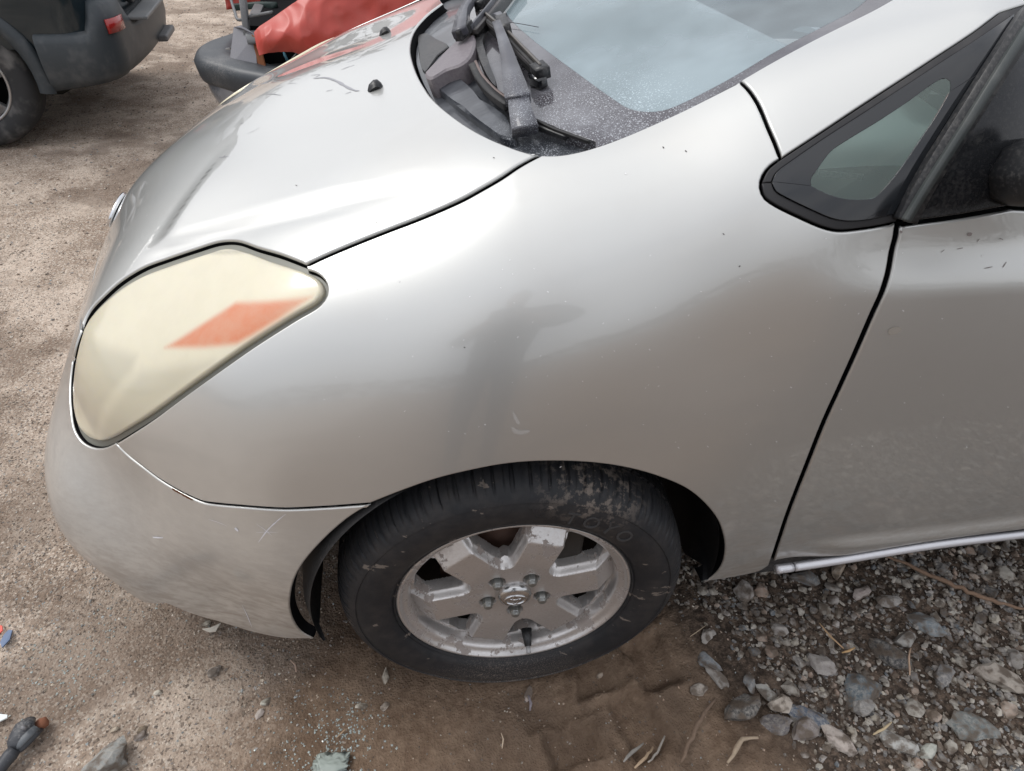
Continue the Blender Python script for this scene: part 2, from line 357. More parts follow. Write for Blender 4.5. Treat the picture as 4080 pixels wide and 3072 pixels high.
def panel(name, segs, m, parent, chart='A', step=.012, off=0., gap=.0022, bev=.003, depth=.014, colf=None, bstep=.007):
    """segs: list of 3-D polylines joined into one closed outline (corners where they meet)"""
    ch, inv = (chA, chA_inv) if chart == 'A' else (chB, chB_inv)
    Bs = [resample(s, bstep)[:-1] if np.linalg.norm(s[-1]-segs[(i+1) % len(segs)][0]) < .004 else resample(s, bstep) for i, s in enumerate(segs)]
    B = snap(np.concatenate(Bs)); N0 = normal0(B)
    T = np.roll(B, -1, 0)-np.roll(B, 1, 0); T /= np.maximum(np.linalg.norm(T, axis=1), 1e-9)[:, None]
    U = ch(B); area = .5*np.sum(U[:, 0]*np.roll(U[:, 1], -1)-np.roll(U[:, 0], -1)*U[:, 1])
    I = np.cross(N0, T)
    e = 1e-3; U2 = ch(B+I*e); k = np.median([1 if a else -1 for a in inside(U2, U)])
    I = I*k
    for _ in range(2): I = I+.5*(np.roll(I, 1, 0)+np.roll(I, -1, 0))*.5; I /= np.linalg.norm(I, axis=1)[:, None]
    R0 = snap(B+I*(gap+bev)); Ur = ch(R0)
    keep = [0]
    for i in range(1, len(Ur)):
        if np.linalg.norm(Ur[i]-Ur[keep[-1]]) > bstep*.25: keep.append(i)
    R0 = R0[keep]; Ur = Ur[keep]; Bk = B[keep]; Ik = I[keep]
    lo, hi = Ur.min(0), Ur.max(0)
    nx, ny = int((hi[0]-lo[0])/step)+2, int((hi[1]-lo[1])/step)+2
    gx, gy = np.meshgrid(lo[0]+step*np.arange(nx), lo[1]+step*np.arange(ny)); gx[1::2] += step*.5
    G = np.stack([gx.ravel(), gy.ravel()], -1); G = G[inside(G, Ur)]; G = G[dist_poly(G, Ur) > step*.45]
    n = len(Ur); allU = np.concatenate([Ur, G])
    res = delaunay_2d_cdt([Vector((float(a), float(b))) for a, b in allU], [], [list(range(n))], 1, 1e-7)
    VU = np.array([(v.x, v.y) for v in res[0]]); F = [tuple(f) for f in res[2]]
    # orig index map for the ring
    omap = {}
    for i, o in enumerate(res[3]):
        for q in o:
            if q < n: omap[q] = i
    P, Nn = surf(inv(VU), off)
    V = [p for p in P]; NV = [p for p in Nn]
    # orient outward
    f0 = F[len(F)//2]; nn = np.cross(P[f0[1]]-P[f0[0]], P[f0[2]]-P[f0[0]])
    flip = nn@Nn[f0[0]] < 0
    if flip: F = [f[::-1] for f in F]
    if depth:
        ids = [omap.get(i, None) for i in range(n)]; ids = [x if x is not None else 0 for x in ids]
        Pb = P[ids]; Nb = Nn[ids]; O = -Ik; O = O-(O*Nb).sum(1)[:, None]*Nb; O /= np.linalg.norm(O, axis=1)[:, None]
        rings = [(Pb+O*bev*.7-Nb*bev*.3, Nb+O), (Pb+O*bev-Nb*bev, O), (Pb+O*bev-Nb*(bev+depth), O)]
        prev = ids; NF = len(F); kr = 0
        for Rp, Rn in rings:
            kr += 1; NF = len(F) if kr == 3 else NF
            base = len(V); V += list(Rp); NV += list(Rn/np.linalg.norm(Rn, axis=1)[:, None]); cur = list(range(base, base+n))
            for i in range(n):
                j = (i+1) % n; q = (prev[i], prev[j], cur[j], cur[i])
                if len(set(q)) < 4: continue
                a_, b_, c_ = (np.array(V[q[0]]), np.array(V[q[1]]), np.array(V[q[2]]))
                nn = np.cross(b_-a_, c_-a_)
                if nn@(NV[q[2]]+NV[q[0]]) < 0: q = q[::-1]
                F.append(q)
            prev = cur
    V = np.array(V); col = colf(V) if colf else None
    o = mesh_obj(name, V, F, m, parent, True, col, NV)
    if depth and m is PAINT:
        o.data.materials.append(DARK); mi = np.zeros(len(F), np.int32); mi[NF:] = 1; o.data.polygons.foreach_set('material_index', mi)  # deep edge ring coloured near-black, painting the shade inside the panel gaps
    return o
def C(px, step=14.): return cast(catmull(px, step))
def mir(P): Q = np.array(P)[::-1].copy(); Q[:, 1] = 2*YC-Q[:, 1]; return Q
def L3(pts, n=24): return snap(resample(np.array(pts, float), np.linalg.norm(np.diff(np.array(pts, float), axis=0), axis=1).sum()/n))
# ------------------------------------------------------------------ ground (large sheet, finer near the car)
def gh(x, y):
    """ground height"""
    n1 = np.array([mnoise.noise((a*.9, b*.9, 3.1)) for a, b in zip(x, y)]) if len(x) < 300000 else 0
    n2 = np.array([mnoise.fractal((a*6, b*6, 1.7), .9, 2.0, 5) for a, b in zip(x, y)])
    near = np.exp(-(((x-.2)/.8)**2+((y+.1)/.5)**2))
    h = .012*n1*(1-near) + .007*n2
    cl = (x > -.5) & (x < .6) & (y > -.4) & (y < .35); h[cl] += .0075*np.array([mnoise.turbulence((a*17, b*17, 4.4), 4, True) for a, b in zip(x[cl], y[cl])])-.002
    # tyre-block prints pressed into the mud in front of and behind the wheel
    wx = np.zeros(len(x)); wy = np.zeros(len(x)); c0_ = (x > -.5) & (x < .6) & (y > -.4) & (y < .35)
    wv = np.array([mnoise.noise_vector((a*22, b*22, 9.1))[:2] for a, b in zip(x[c0_], y[c0_])]); wx[c0_] = wv[:, 0]*.011; wy[c0_] = wv[:, 1]*.011
    def pit(cx, cy, rx, ry, dpt, rot=0.):
        dpt *= .8; cx = cx-wx; cy = cy-wy
        c, s = math.cos(rot), math.sin(rot); u = (x-cx)*c+(y-cy)*s; v = -(x-cx)*s+(y-cy)*c
        q = np.maximum(np.abs(u)/rx, np.abs(v)/ry); return -dpt*(1-sstep(q+.10*np.array([mnoise.noise((a_*40, b_*40, 2.)) for a_, b_ in zip(x, y)]) if False else q, .74, 1.04))+dpt*.45*np.exp(-((q-1.18)/.14)**2)
    h = h+pit(.165, -.010, .034, .045, .024, .1)+pit(.30, .0, .045, .055, .026, .2)+pit(.10, -.135, .055, .034, .022, .1)+pit(.235, -.115, .045, .06, .020, .25)
    h = h+pit(.06, -.075, .05, .03, .012)+pit(-.24, .15, .03, .05, .006)+pit(-.17, .14, .03, .05, .005)
    # wheel ruts far behind
    h = h - .02*np.exp(-((y-3.75-.25*x)/.10)**2)*(x > -3) - .016*np.exp(-((y-2.3+.1*x)/.08)**2)+.01*np.exp(-((y-2.1+.1*x)/.1)**2)
    foot = np.exp(-((x/.20)**2+((y-.09)/.12)**2)); h = h*(1-foot)-.003*foot
    return h
def axis_pts(lo, hi, fine_lo, fine_hi, f, grow=1.10):
    p = list(np.arange(fine_lo, fine_hi, f)); s = f; a = fine_hi
    while a < hi: p.append(a); s *= grow; a += s
    p.append(hi); s = f*grow; a = fine_lo-f
    while a > lo: p.insert(0, a); s *= grow; a -= s
    p.insert(0, lo); return np.array(p)
gx = axis_pts(-160, 160, -1.35, 1.65, .0075, 1.045); gy = axis_pts(-160, 160, -.45, .70, .0068, 1.035)
GX, GY = np.meshgrid(gx, gy); XX, YY = GX.ravel(), GY.ravel()
ZZ = gh(XX, YY); nx, ny = len(gx), len(gy)
idx = np.arange(nx*ny).reshape(ny, nx)
GF = np.stack([idx[:-1, :-1], idx[:-1, 1:], idx[1:, 1:], idx[1:, :-1]], -1).reshape(-1, 4)
def ground_mat():
    m = mat('dirt', (.2, .16, .12), .9, spec=.2); n = N(m)
    x, y = n.axis(0), n.axis(1)
    warp = n.noise(1.6, 3, .6)
    # mud near the wheel and bottom, pale compacted grit to the left and behind
    a = n.math('ADD', n.math('MULTIPLY', x, .95), n.math('MULTIPLY', y, -.55))
    mud = n.ramp(n.math('ADD', a, n.math('MULTIPLY', warp, .55)), (-.42, 0.), (-.08, 1.))
    far = n.ramp(y, (.6, 0.), (1.6, 1.))
    mud = n.math('MULTIPLY', mud, n.math('SUBTRACT', 1., n.math('MULTIPLY', far, .75)))
    big = n.noise(4, 5, .65); fine = n.noise(55, 6, .7); gr = n.noise(260, 4, .65)
    pale = n.mix(n.ramp(n.math('ADD', n.math('MULTIPLY', big, .7), n.math('MULTIPLY', fine, .3)), (.40, 0), (.62, 1)), (.31, .235, .18), (.60, .495, .405))
    v = n.voro(240, out='Color'); sep = n.n('ShaderNodeSeparateColor'); n.l(v, sep.inputs[0])
    pale = n.mix(n.ramp(sep.outputs[0], (.60, 0), (.92, .75)), pale, (.68, .60, .51))
    pale = n.mix(n.ramp(sep.outputs[1], (.80, 0), (.96, .7)), pale, (.10, .085, .075))
    mudc = n.mix(n.ramp(n.math('ADD', n.math('MULTIPLY', big, .6), n.math('MULTIPLY', fine, .4)), (.38, 0), (.64, 1)), (.150, .100, .068), (.285, .205, .145))
    wet = n.ramp(n.noise(2.2, 4, .6), (.50, 0), (.62, 1)); mudc = n.mix(n.math('MULTIPLY', wet, .55), mudc, (.085, .057, .041))
    mudc = n.mix(n.ramp(gr, (.60, 0.), (.75, .5)), mudc, (.26, .205, .155))
    # gravel bed under the loose stones beside the sill
    b = n.math('ADD', n.math('MULTIPLY', x, 1.), n.math('MULTIPLY', y, .55)); gb = n.ramp(n.math('ADD', b, n.math('MULTIPLY', warp, .25)), (.44, 0.), (.60, 1.))
    gb = n.math('MULTIPLY', gb, n.math('SUBTRACT', 1., far))
    c = n.mix(mud, pale, mudc); c = n.mix(gb, c, n.mix(n.ramp(fine, (.4, 0), (.65, 1)), (.05, .038, .030), (.17, .125, .095)))
    damp = n.math('MULTIPLY', n.ramp(n.noise(1.3, 6, .65), (.47, 0), (.57, 1)), n.math('SUBTRACT', 1, mud)); c = n.mix(n.math('MULTIPLY', damp, .58), c, (.165, .120, .090))
    n.set('Base Color', c); n.set('Roughness', n.mixf(n.math('MULTIPLY', wet, mud), .92, .55))
    hgt = n.math('ADD', n.math('MULTIPLY', fine, .9), n.math('ADD', n.math('MULTIPLY', gr, .35), n.math('MULTIPLY', n.voro(190), .25)))
    n.bump(hgt, .75, .012); return m
GM = ground_mat()
g = mesh_obj('ground', np.stack([XX, YY, ZZ], -1), GF, GM); tag(g, kind='structure')

# ------------------------------------------------------------------ the silver car
car = empty('car', (0, YC, 0), 'silver hatchback with a clouded yellow headlight, filling the foreground', 'car')
bpy.context.view_layer.update()
def toCar(o):
    o.parent = car; o.matrix_parent_inverse = Matrix.Translation((0, -YC, 0)); return o
def par(o, p):
    """parent while keeping world placement (parents are unrotated empties or meshes at the origin)"""
    o.parent = p; o.matrix_parent_inverse = Matrix.Identity(4); return o
HL_TOP = C([(323, 1316), (332, 1283), (355, 1240), (405, 1186), (475, 1124), (570, 1066), (640, 1036), (760, 994), (865, 962), (930, 962), (1013, 991), (1108, 1019), (1213, 1060)])
SEAM = C([(1213, 1060), (1300, 1019), (1458, 953), (1568, 910), (1680, 867), (1838, 798), (1917, 755), (1996, 709), (2066, 662), (2123, 630), (2157, 613)])
COWL = C([(2157, 613), (2060, 585), (1933, 532), (1838, 475), (1743, 399), (1680, 316), (1648, 240), (1639, 184), (1654, 120), (1705, 57), (1768, 8)])
TIP = HL_TOP[0]
NOSE = L3([TIP, (-.705, .45, .648), (-.745, .62, .618), (-.765, .8625, .605)], 30); NOSE = np.vstack([NOSE, mir(NOSE)[1:]])
cw_end = COWL[-1]; far_c = mir(COWL[:1])[0]
COWL2 = np.vstack([COWL, L3([cw_end, (.0, 1.38, .985), far_c], 20)[1:]])
hood = toCar(panel('hood', [SEAM, COWL2, mir(SEAM), mir(HL_TOP), NOSE[::-1], HL_TOP], PAINT, None, 'A', .0125, gap=.0036, bev=.004, depth=.03))
HL_LOW = C([(1216, 1078), (1260, 1095), (1291, 1127), (1298, 1165), (1272, 1209), (1171, 1272), (1013, 1373), (886, 1462), (728, 1576), (601, 1671), (506, 1734), (456, 1765)])
BSEAM = C([(456, 1765), (506, 1814), (570, 1864), (633, 1911), (700, 1952), (760, 1983), (810, 2003), (880, 2013), (949, 2019), (1050, 2027), (1139, 2031), (1300, 2024), (1481, 2011)])
ARCH = C([(1481, 2011), (1589, 1968), (1734, 1917), (1879, 1881), (2023, 1855), (2168, 1845), (2349, 1850), (2493, 1870), (2624, 1906), (2732, 1953), (2804, 2011), (2855, 2076), (2877, 2134), (2884, 2192), (2870, 2257), (2826, 2308), (2790, 2323)])
FBOT = C([(2790, 2323), (2933, 2300), (3034, 2275), (3069, 2252)])
DGAP = C([(3069, 2252), (3090, 2190), (3137, 2050), (3218, 1842), (3281, 1684), (3345, 1544), (3408, 1405), (3471, 1260), (3522, 1149), (3552, 1076), (3574, 1000), (3589, 950), (3594, 895)])
QB = C([(3594, 888), (3560, 896), (3440, 912), (3345, 917), (3281, 902), (3199, 867), (3085, 810), (3047, 779), (3036, 728), (3060, 677), (3114, 632)])
ASEAM = C([(2949, 320), (2984, 354), (3022, 411), (3060, 500), (3091, 570), (3114, 632)])
WSL = C([(2157, 613), (2218, 613), (2281, 604), (2376, 579), (2503, 532), (2695, 447), (2807, 392), (2949, 320)])
WSU = np.vstack([C([(2949, 318), (3123, 215), (3281, 120), (3481, 2)]), L3([(.50, .274, 1.175), (.8, .30, 1.265), (1.15, .345, 1.345)], 30)])
AP_LO = np.vstack([C([(3114, 632), (3275, 525), (3440, 411), (3630, 279), (3756, 190), (3921, 76), (4019, 3)]), L3([(.60, .155, 1.20), (.85, .20, 1.265), (1.15, .235, 1.30)], 30)])
fender = toCar(panel('fender', [HL_LOW, BSEAM, ARCH, FBOT, DGAP, QB, ASEAM[::-1], WSL[::-1], SEAM[::-1]], PAINT, None, 'A', .0085, gap=.0026, depth=.028))
apil = toCar(panel('windshield_pillar', [ASEAM, AP_LO, L3([AP_LO[-1], WSU[-1]], 12), WSU[::-1]], PAINT, None, 'A', .014, gap=.0012, depth=.012))
HLB = C([(323, 1316), (306, 1360), (287, 1440), (277, 1530), (279, 1620), (295, 1712), (329, 1762), (375, 1784), (418, 1782), (456, 1765)])
ARCHL = C([(1481, 2011), (1400, 2060), (1329, 2117), (1253, 2193), (1203, 2256), (1171, 2319), (1158, 2376), (1156, 2427), (1171, 2478), (1203, 2522), (1250, 2547)])
BB = np.vstack([C([(1250, 2547), (1139, 2545), (1013, 2521), (886, 2483), (760, 2446), (660, 2405)]), L3([(-.66, .15, .205), (-.73, .20, .195), (-.79, .28, .19), (-.83, .42, .19), (-.85, .62, .19), (-.86, .8625, .19)], 40)])
bumper = toCar(panel('bumper', [HLB, BSEAM, ARCHL, BB, mir(BB), mir(ARCHL), mir(BSEAM), mir(HLB), NOSE[::-1]], PAINT, None, 'B', .013, gap=.0012, depth=.018))
DB = np.vstack([C([(3604, 896), (3840, 870), (4080, 826)]), L3([(.85, .045, .966), (1.2, .045, .97), (1.7, .045, .975)], 50)])
DBOT = np.vstack([C([(4078, 2090), (3693, 2140), (3313, 2203), (3150, 2226), (3074, 2240)])])
DBOT = np.vstack([L3([(1.7, .03, .285), (1.3, .03, .285), DBOT[0]+np.array([.03, 0, 0])], 40), DBOT])
door = toCar(panel('door', [DB, L3([DB[-1], (1.7, 0, .7), DBOT[0]], 40), DBOT, DGAP[2:]], PAINT, None, 'A', .0095, gap=.0052, depth=.03))
def mirror_of(o, parent=car):
    me = o.data; V = np.empty(len(me.vertices)*3); me.vertices.foreach_get('co', V); V = V.reshape(-1, 3); V[:, 1] = 2*YC-V[:, 1]
    F = [tuple(p.vertices)[::-1] for p in me.polygons]; q = mesh_obj(o.name.split('.')[0], V, F, [s for s in me.materials]); mi = np.zeros(len(me.polygons), np.int32); me.polygons.foreach_get('material_index', mi); q.data.polygons.foreach_set('material_index', mi); return toCar(q)
for o_ in (fender, apil, door): mirror_of(o_)
roof = toCar(panel('roof', [L3([(1.17, .35, 1.35), (1.15, .8625, 1.47)], 30), mir(L3([(1.17, .35, 1.35), (1.15, .8625, 1.47)], 30)), L3([(1.17, 1.375, 1.35), (2.3, 1.34, 1.36)], 40), L3([(2.3, 1.34, 1.36), (2.3, .8625, 1.46), (2.3, .385, 1.36)], 40), L3([(2.3, .385, 1.36), (1.17, .35, 1.35)], 40)], PAINT, None, 'A', .04, depth=.01))
# rocker strip below the door: a rounded sill, bright along its top
SILLM = mat('sill_paint', (.70, .70, .73), .42, .5, .5, .15); SP = np.vstack([C([(3079, 2249), (3140, 2241)]), ]); SP2 = np.vstack([C([(3150, 2239), (3313, 2214), (3693, 2153), (4078, 2107)]), L3([(1.14, .03, .27), (1.4, .03, .27), (1.75, .03, .27)], 30)])
for nm, pth in (('sill', SP2), ('sill', SP)):
    q = pth+np.array([0, -.013, .003]); V, F = sweep(q, rbox(.017, .018, .45)); toCar(mesh_obj(nm, V, F, SILLM))
mb = MB(); mb.add(*box((1.3, .125, .215), (1.58, .13, .05))); toCar(mb.build('sill_underside', BLK, None, False))
# dark structure inside so that gaps and openings do not show daylight
mb = MB()
mb.add(*box((-.10, YC, .50), (.86, .92, .52))); mb.add(*box((1.35, YC, .52), (1.45, 1.50, .62))); mb.add(*box((-.62, YC, .42), (.22, .80, .28)))
mb.add(*box((.50, .20, .62), (.18, .22, .62)));  mb.add(*box((.50, 2*YC-.20, .62), (.18, .22, .62)))
toCar(mb.build('inner_body', DARK, None, False))
# ---- headlight
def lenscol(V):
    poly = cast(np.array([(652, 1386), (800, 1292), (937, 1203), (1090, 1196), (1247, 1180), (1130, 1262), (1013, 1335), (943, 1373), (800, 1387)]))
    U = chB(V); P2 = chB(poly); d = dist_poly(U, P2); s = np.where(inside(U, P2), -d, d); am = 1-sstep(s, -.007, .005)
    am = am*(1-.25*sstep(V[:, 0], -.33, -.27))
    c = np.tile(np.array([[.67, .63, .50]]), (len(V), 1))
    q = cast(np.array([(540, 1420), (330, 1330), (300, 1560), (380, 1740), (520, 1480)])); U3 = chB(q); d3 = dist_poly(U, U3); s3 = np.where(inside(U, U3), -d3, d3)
    c = c*(1-.22*(1-sstep(s3, -.010, .012)))[:, None]  # facet shading of the reflector behind, tinted into the lens colour here and below
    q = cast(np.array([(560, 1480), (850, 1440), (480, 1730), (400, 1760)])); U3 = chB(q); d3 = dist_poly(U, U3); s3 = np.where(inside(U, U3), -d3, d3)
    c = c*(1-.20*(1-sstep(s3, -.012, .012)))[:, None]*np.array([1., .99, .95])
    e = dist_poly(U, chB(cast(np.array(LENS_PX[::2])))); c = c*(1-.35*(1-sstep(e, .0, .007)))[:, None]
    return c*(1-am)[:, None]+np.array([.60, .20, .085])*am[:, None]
def lens_mat():
    m = mat('hazed_lens', (.8, .72, .5), .34, coat=.9, coat_r=.10); n = N(m)
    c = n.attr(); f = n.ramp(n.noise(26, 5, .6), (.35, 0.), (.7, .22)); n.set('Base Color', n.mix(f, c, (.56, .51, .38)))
    n.set('Roughness', n.mixf(n.noise(8, 3), .22, .5)); n.b.inputs['Subsurface Weight'].default_value = .35; n.b.inputs['Subsurface Radius'].default_value = (.012, .009, .004); return m
LENS_PX = [(329, 1312), (356, 1262), (407, 1206), (477, 1146), (570, 1092), (696, 1044), (823, 1003), (900, 982), (985, 1000), (1076, 1034), (1203, 1076), (1262, 1106), (1284, 1138), (1284, 1166), (1262, 1200), (1165, 1258), (1007, 1359), (880, 1447), (722, 1562), (596, 1656), (500, 1718), (445, 1750), (400, 1764), (345, 1745), (308, 1705), (290, 1640), (287, 1550), (294, 1460), (312, 1370)]
hl = toCar(empty('headlight', (0, 0, 0)))
hl.matrix_parent_inverse = Matrix.Translation((0, -YC, 0))
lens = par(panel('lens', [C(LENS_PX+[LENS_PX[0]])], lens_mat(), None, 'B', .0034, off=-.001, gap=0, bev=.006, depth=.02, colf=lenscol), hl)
GASK = mat('lens_gasket', (.16, .165, .14), .45)
hh = par(panel('housing', [HLB[::-1], HL_TOP, HL_LOW], mat('lamp_housing', (.21, .21, .18), .45), None, 'B', .012, off=-.008, gap=-.001, bev=.001, depth=.03), hl)
hl2 = mirror_of(lens); hl2.name = 'headlight_lens'; hl2.data.materials[0] = mat('far_lens', (.72, .65, .46), .35, coat=.6)
# ---- badge on the nose, washer nozzles
CHR = mat('chrome', (.72, .73, .75), .12, 1.)
c0, n0 = surf(np.array([(-.755, .8625, .645)])); c0 = c0[0]; n0 = n0[0]
def torus_ring(c, ax, R1, R2, r, n=40, e1=(0, 1, 0), shift=(0, 0)):
    _, a, b = frame(ax, (0, 0, 1)); P = [c+a*(R1*math.cos(t)+shift[0])+b*(R2*math.sin(t)+shift[1]) for t in np.linspace(0, 2*PI, n, endpoint=False)]
    V = []; F = []; m = 6
    for i in range(n):
        T = P[(i+1) % n]-P[i-1]; _, s, u = frame(T, ax)
        for k in range(m): V.append(P[i]+r*(math.cos(2*PI*k/m)*s+math.sin(2*PI*k/m)*u))
    for i in range(n):
        for k in range(m): F.append((i*m+k, i*m+(k+1) % m, ((i+1) % n)*m+(k+1) % m, ((i+1) % n)*m+k))
    return V, F
def emblem(c, ax, s, sub):
    mb = MB(); mb.add(*torus_ring(c, ax, .058*s, .040*s, .0052*s)); mb.add(*torus_ring(c, ax, .034*s, .0165*s, .004*s, shift=(0, .019*s))); mb.add(*torus_ring(c, ax, .0155*s, .037*s, .004*s, shift=(0, -.001*s)))
    return mb.build('badge', CHR, sub)
V, F = lathe([(.0, .004), (.04, .003), (.052, -.002), (.056, -.012)], 40, c0, n0)
b1 = emblem(c0+n0*.004, n0, .85, None); toCar(b1)
mb = MB()
V = []; 
_, a_, b_ = frame(n0, (0, 0, 1)); mb.V = [tuple(c0+n0*.003)]+[tuple(c0+n0*.001+a_*.048*math.cos(t)+b_*.034*math.sin(t)) for t in np.linspace(0, 2*PI, 36, endpoint=False)]+[tuple(c0-n0*.01+a_*.05*math.cos(t)+b_*.036*math.sin(t)) for t in np.linspace(0, 2*PI, 36, endpoint=False)]
mb.F = [(0, 1+i, 1+(i+1) % 36) for i in range(36)]+[(1+i, 37+i, 37+(i+1) % 36, 1+(i+1) % 36) for i in range(36)]
toCar(mb.build('badge_plate', BLKG, None))
for px in ((1495, 352), (1534, 134)):
    p = cast(np.array([px])); p, nn = surf(p); p = p[0]; nn = nn[0]
    prof = [(-.017, .0), (-.010, .010), (.002, .0155), (.011, .014), (.016, .006), (.017, .0)]
    mb = MB(); V = []; F = []
    _, sx, _u2 = frame(nn, (1, 0, 0)); fx = np.cross(nn, sx)
    if fx[0] < 0: fx = -fx
    rows = []
    for k, w in enumerate((-1, -.6, 0, .6, 1)):
        for a, b in [(a*.85, b*.85) for a, b in prof]:
            s = 1-.30*abs(w)**2; V.append(p+fx*a*s+nn*(b*s*(1 if abs(w) < 1 else .55)+.0005)+sx*.0115*w)
    n_ = len(prof)
    for k in range(4):
        for j in range(n_-1): F.append((k*n_+j, k*n_+j+1, (k+1)*n_+j+1, (k+1)*n_+j))
    F += [tuple(range(n_)), tuple(range(4*n_, 5*n_))[::-1]]
    toCar(mesh_obj('washer_nozzle', V, F, BLK))
# ---- scratches on the hood and door: thin raised smears of paint
def smear(pxs, w, h=.0006):
    P = C(pxs, 8.); P, Nn = surf(P, h); V = []; F = []; n_ = len(P)
    for i in range(n_):
        T = P[min(i+1, n_-1)]-P[max(0, i-1)]; s = np.cross(Nn[i], T); s /= max(np.linalg.norm(s), 1e-9); ww = w*(.35+.65*math.sin(PI*(i+.5)/n_))*(.7+.6*random.random())
        V += [P[i]-s*ww, P[i]+s*ww*.8]
    for i in range(n_-1): F.append((2*i, 2*i+1, 2*i+3, 2*i+2))
    return V, F
SCR = mat('scraped_paint', (.30, .30, .32), .5); TAR = mat('tar_mark', (.28, .25, .24), .7); SMU = mat('smudge', (.58, .57, .55), .5, .45); SCU = mat('scuff', (.74, .74, .78), .6)
for q, w in [([(1250, 313), (1300, 310), (1345, 325), (1385, 348), (1420, 362), (1432, 362)], .0035), ([(1240, 300), (1275, 298), (1262, 306), (1245, 312)], .0012), ([(1360, 278), (1385, 268), (1412, 260)], .0016), ([(1380, 250), (1430, 232), (1460, 222)], .001), ([(1300, 364), (1325, 358)], .001),
             ([(1375, 375), (1400, 366)], .0012), ([(1052, 376), (1085, 375), (1120, 380)], .001), ([(1060, 370), (1095, 348), (1125, 338)], .001), ([(875, 630), (895, 631), (915, 628)], .0012), ([(958, 492), (968, 492)], .001), ([(1150, 332), (1180, 332)], .0008), ([(985, 535), (1015, 520), (1035, 508)], .0006)]:
    toCar(MB().add(*smear(q, w)).build('paint_scratch', SCR, None))
mb = MB()
for q, w in [([(3887, 942), (3905, 944)], .0022), ([(3840, 1003), (3865, 998)], .0007), ([(3775, 1015), (3790, 1005)], .0005), ([(3925, 975), (3935, 962)], .0007), ([(4010, 1070), (4030, 1050)], .0008), ([(3935, 1075), (3970, 1068)], .0006), ([(4018, 958), (4032, 963)], .0006), ([(3606, 926), (3614, 934)], .0016)]:
    toCar(MB().add(*smear(q, w)).build('door_mark', TAR, None))
mb = MB(); mb.add(*smear([(3555, 1332), (3560, 1318), (3566, 1302)], .009))
toCar(mb.build('mud_spot', mat('mud_spot', (.36, .33, .29), .8), None))
mb = MB()
for q, w in [([(2040, 1700), (2048, 1712), (2072, 1722), (2110, 1716)], .005), ([(2044, 1640), (2056, 1668), (2070, 1690)], .003)]: toCar(MB().add(*smear(q, w, .0003)).build('smudge', SMU, None))
mb = MB()
for q, w in [([(1020, 2085), (1050, 2105), (1068, 2120), (1085, 2135)], .0005), ([(1139, 2047), (1105, 2075), (1068, 2110), (1045, 2140), (1030, 2160)], .0009), ([(1020, 2121), (1060, 2119), (1110, 2120)], .0004), ([(938, 2102), (950, 2116)], .003), ([(965, 2410), (985, 2450), (1005, 2500)], .0007), ([(830, 2068), (870, 2080), (905, 2095)], .0005), ([(610, 2140), (650, 2142)], .0015)]:
    toCar(MB().add(*smear(q, w)).build('bumper_scratch', SCU, None))
mb = MB()
for k in range(10):
    x = 690+k*8; mb.add(*smear([(x-3, 1947+k*4.4), (x+6, 1951+k*4.4)], .0028))
toCar(mb.build('rust_patch', mat('rust', (.12, .04, .015), .9), None))
# paint chips: tiny, light and dark
mb = MB(); mb2 = MB()
chips = [(1848, 1383), (2943, 1063), (2150, 1420), (3070, 1418), (3148, 1540), (3417, 1251), (3595, 1235), (3750, 1268), (3600, 1603), (4012, 1620), (3390, 1772), (2740, 1258), (2790, 1160), (2250, 1200), (2400, 1290), (2620, 1540), (2560, 1690), (2230, 1862), (1930, 1690), (2700, 1780), (2817, 1776), (3085, 1994), (2180, 1160), (2060, 1345), (1610, 1640), (1290, 1590), (1190, 755), (895, 630), (2640, 585), (2730, 600), (2490, 690), (3290, 950), (2585, 1390), (2880, 930), (1965, 628), (1500, 886)]
for i, p in enumerate(chips):
    (mb2 if i in (1, 0, 26, 27, 28, 29, 33, 34, 35) else mb).add(*smear([p, (p[0]+6, p[1]+random.choice((-5, 5, 2)))], .0008))
for i in range(70):
    x, y = random.uniform(1300, 3950), random.uniform(1000, 1800)
    try: mb.add(*smear([(x, y), (x+4, y+random.choice((-4, 4)))], .0006))
    except Exception: pass
tag(toCar(mb.build('paint_chip', mat('pale_speck', (.8, .8, .8), .6), None)), kind='stuff'); tag(toCar(mb2.build('stone_chip', mat('dark_speck', (.05, .04, .04), .7), None)), kind='stuff')
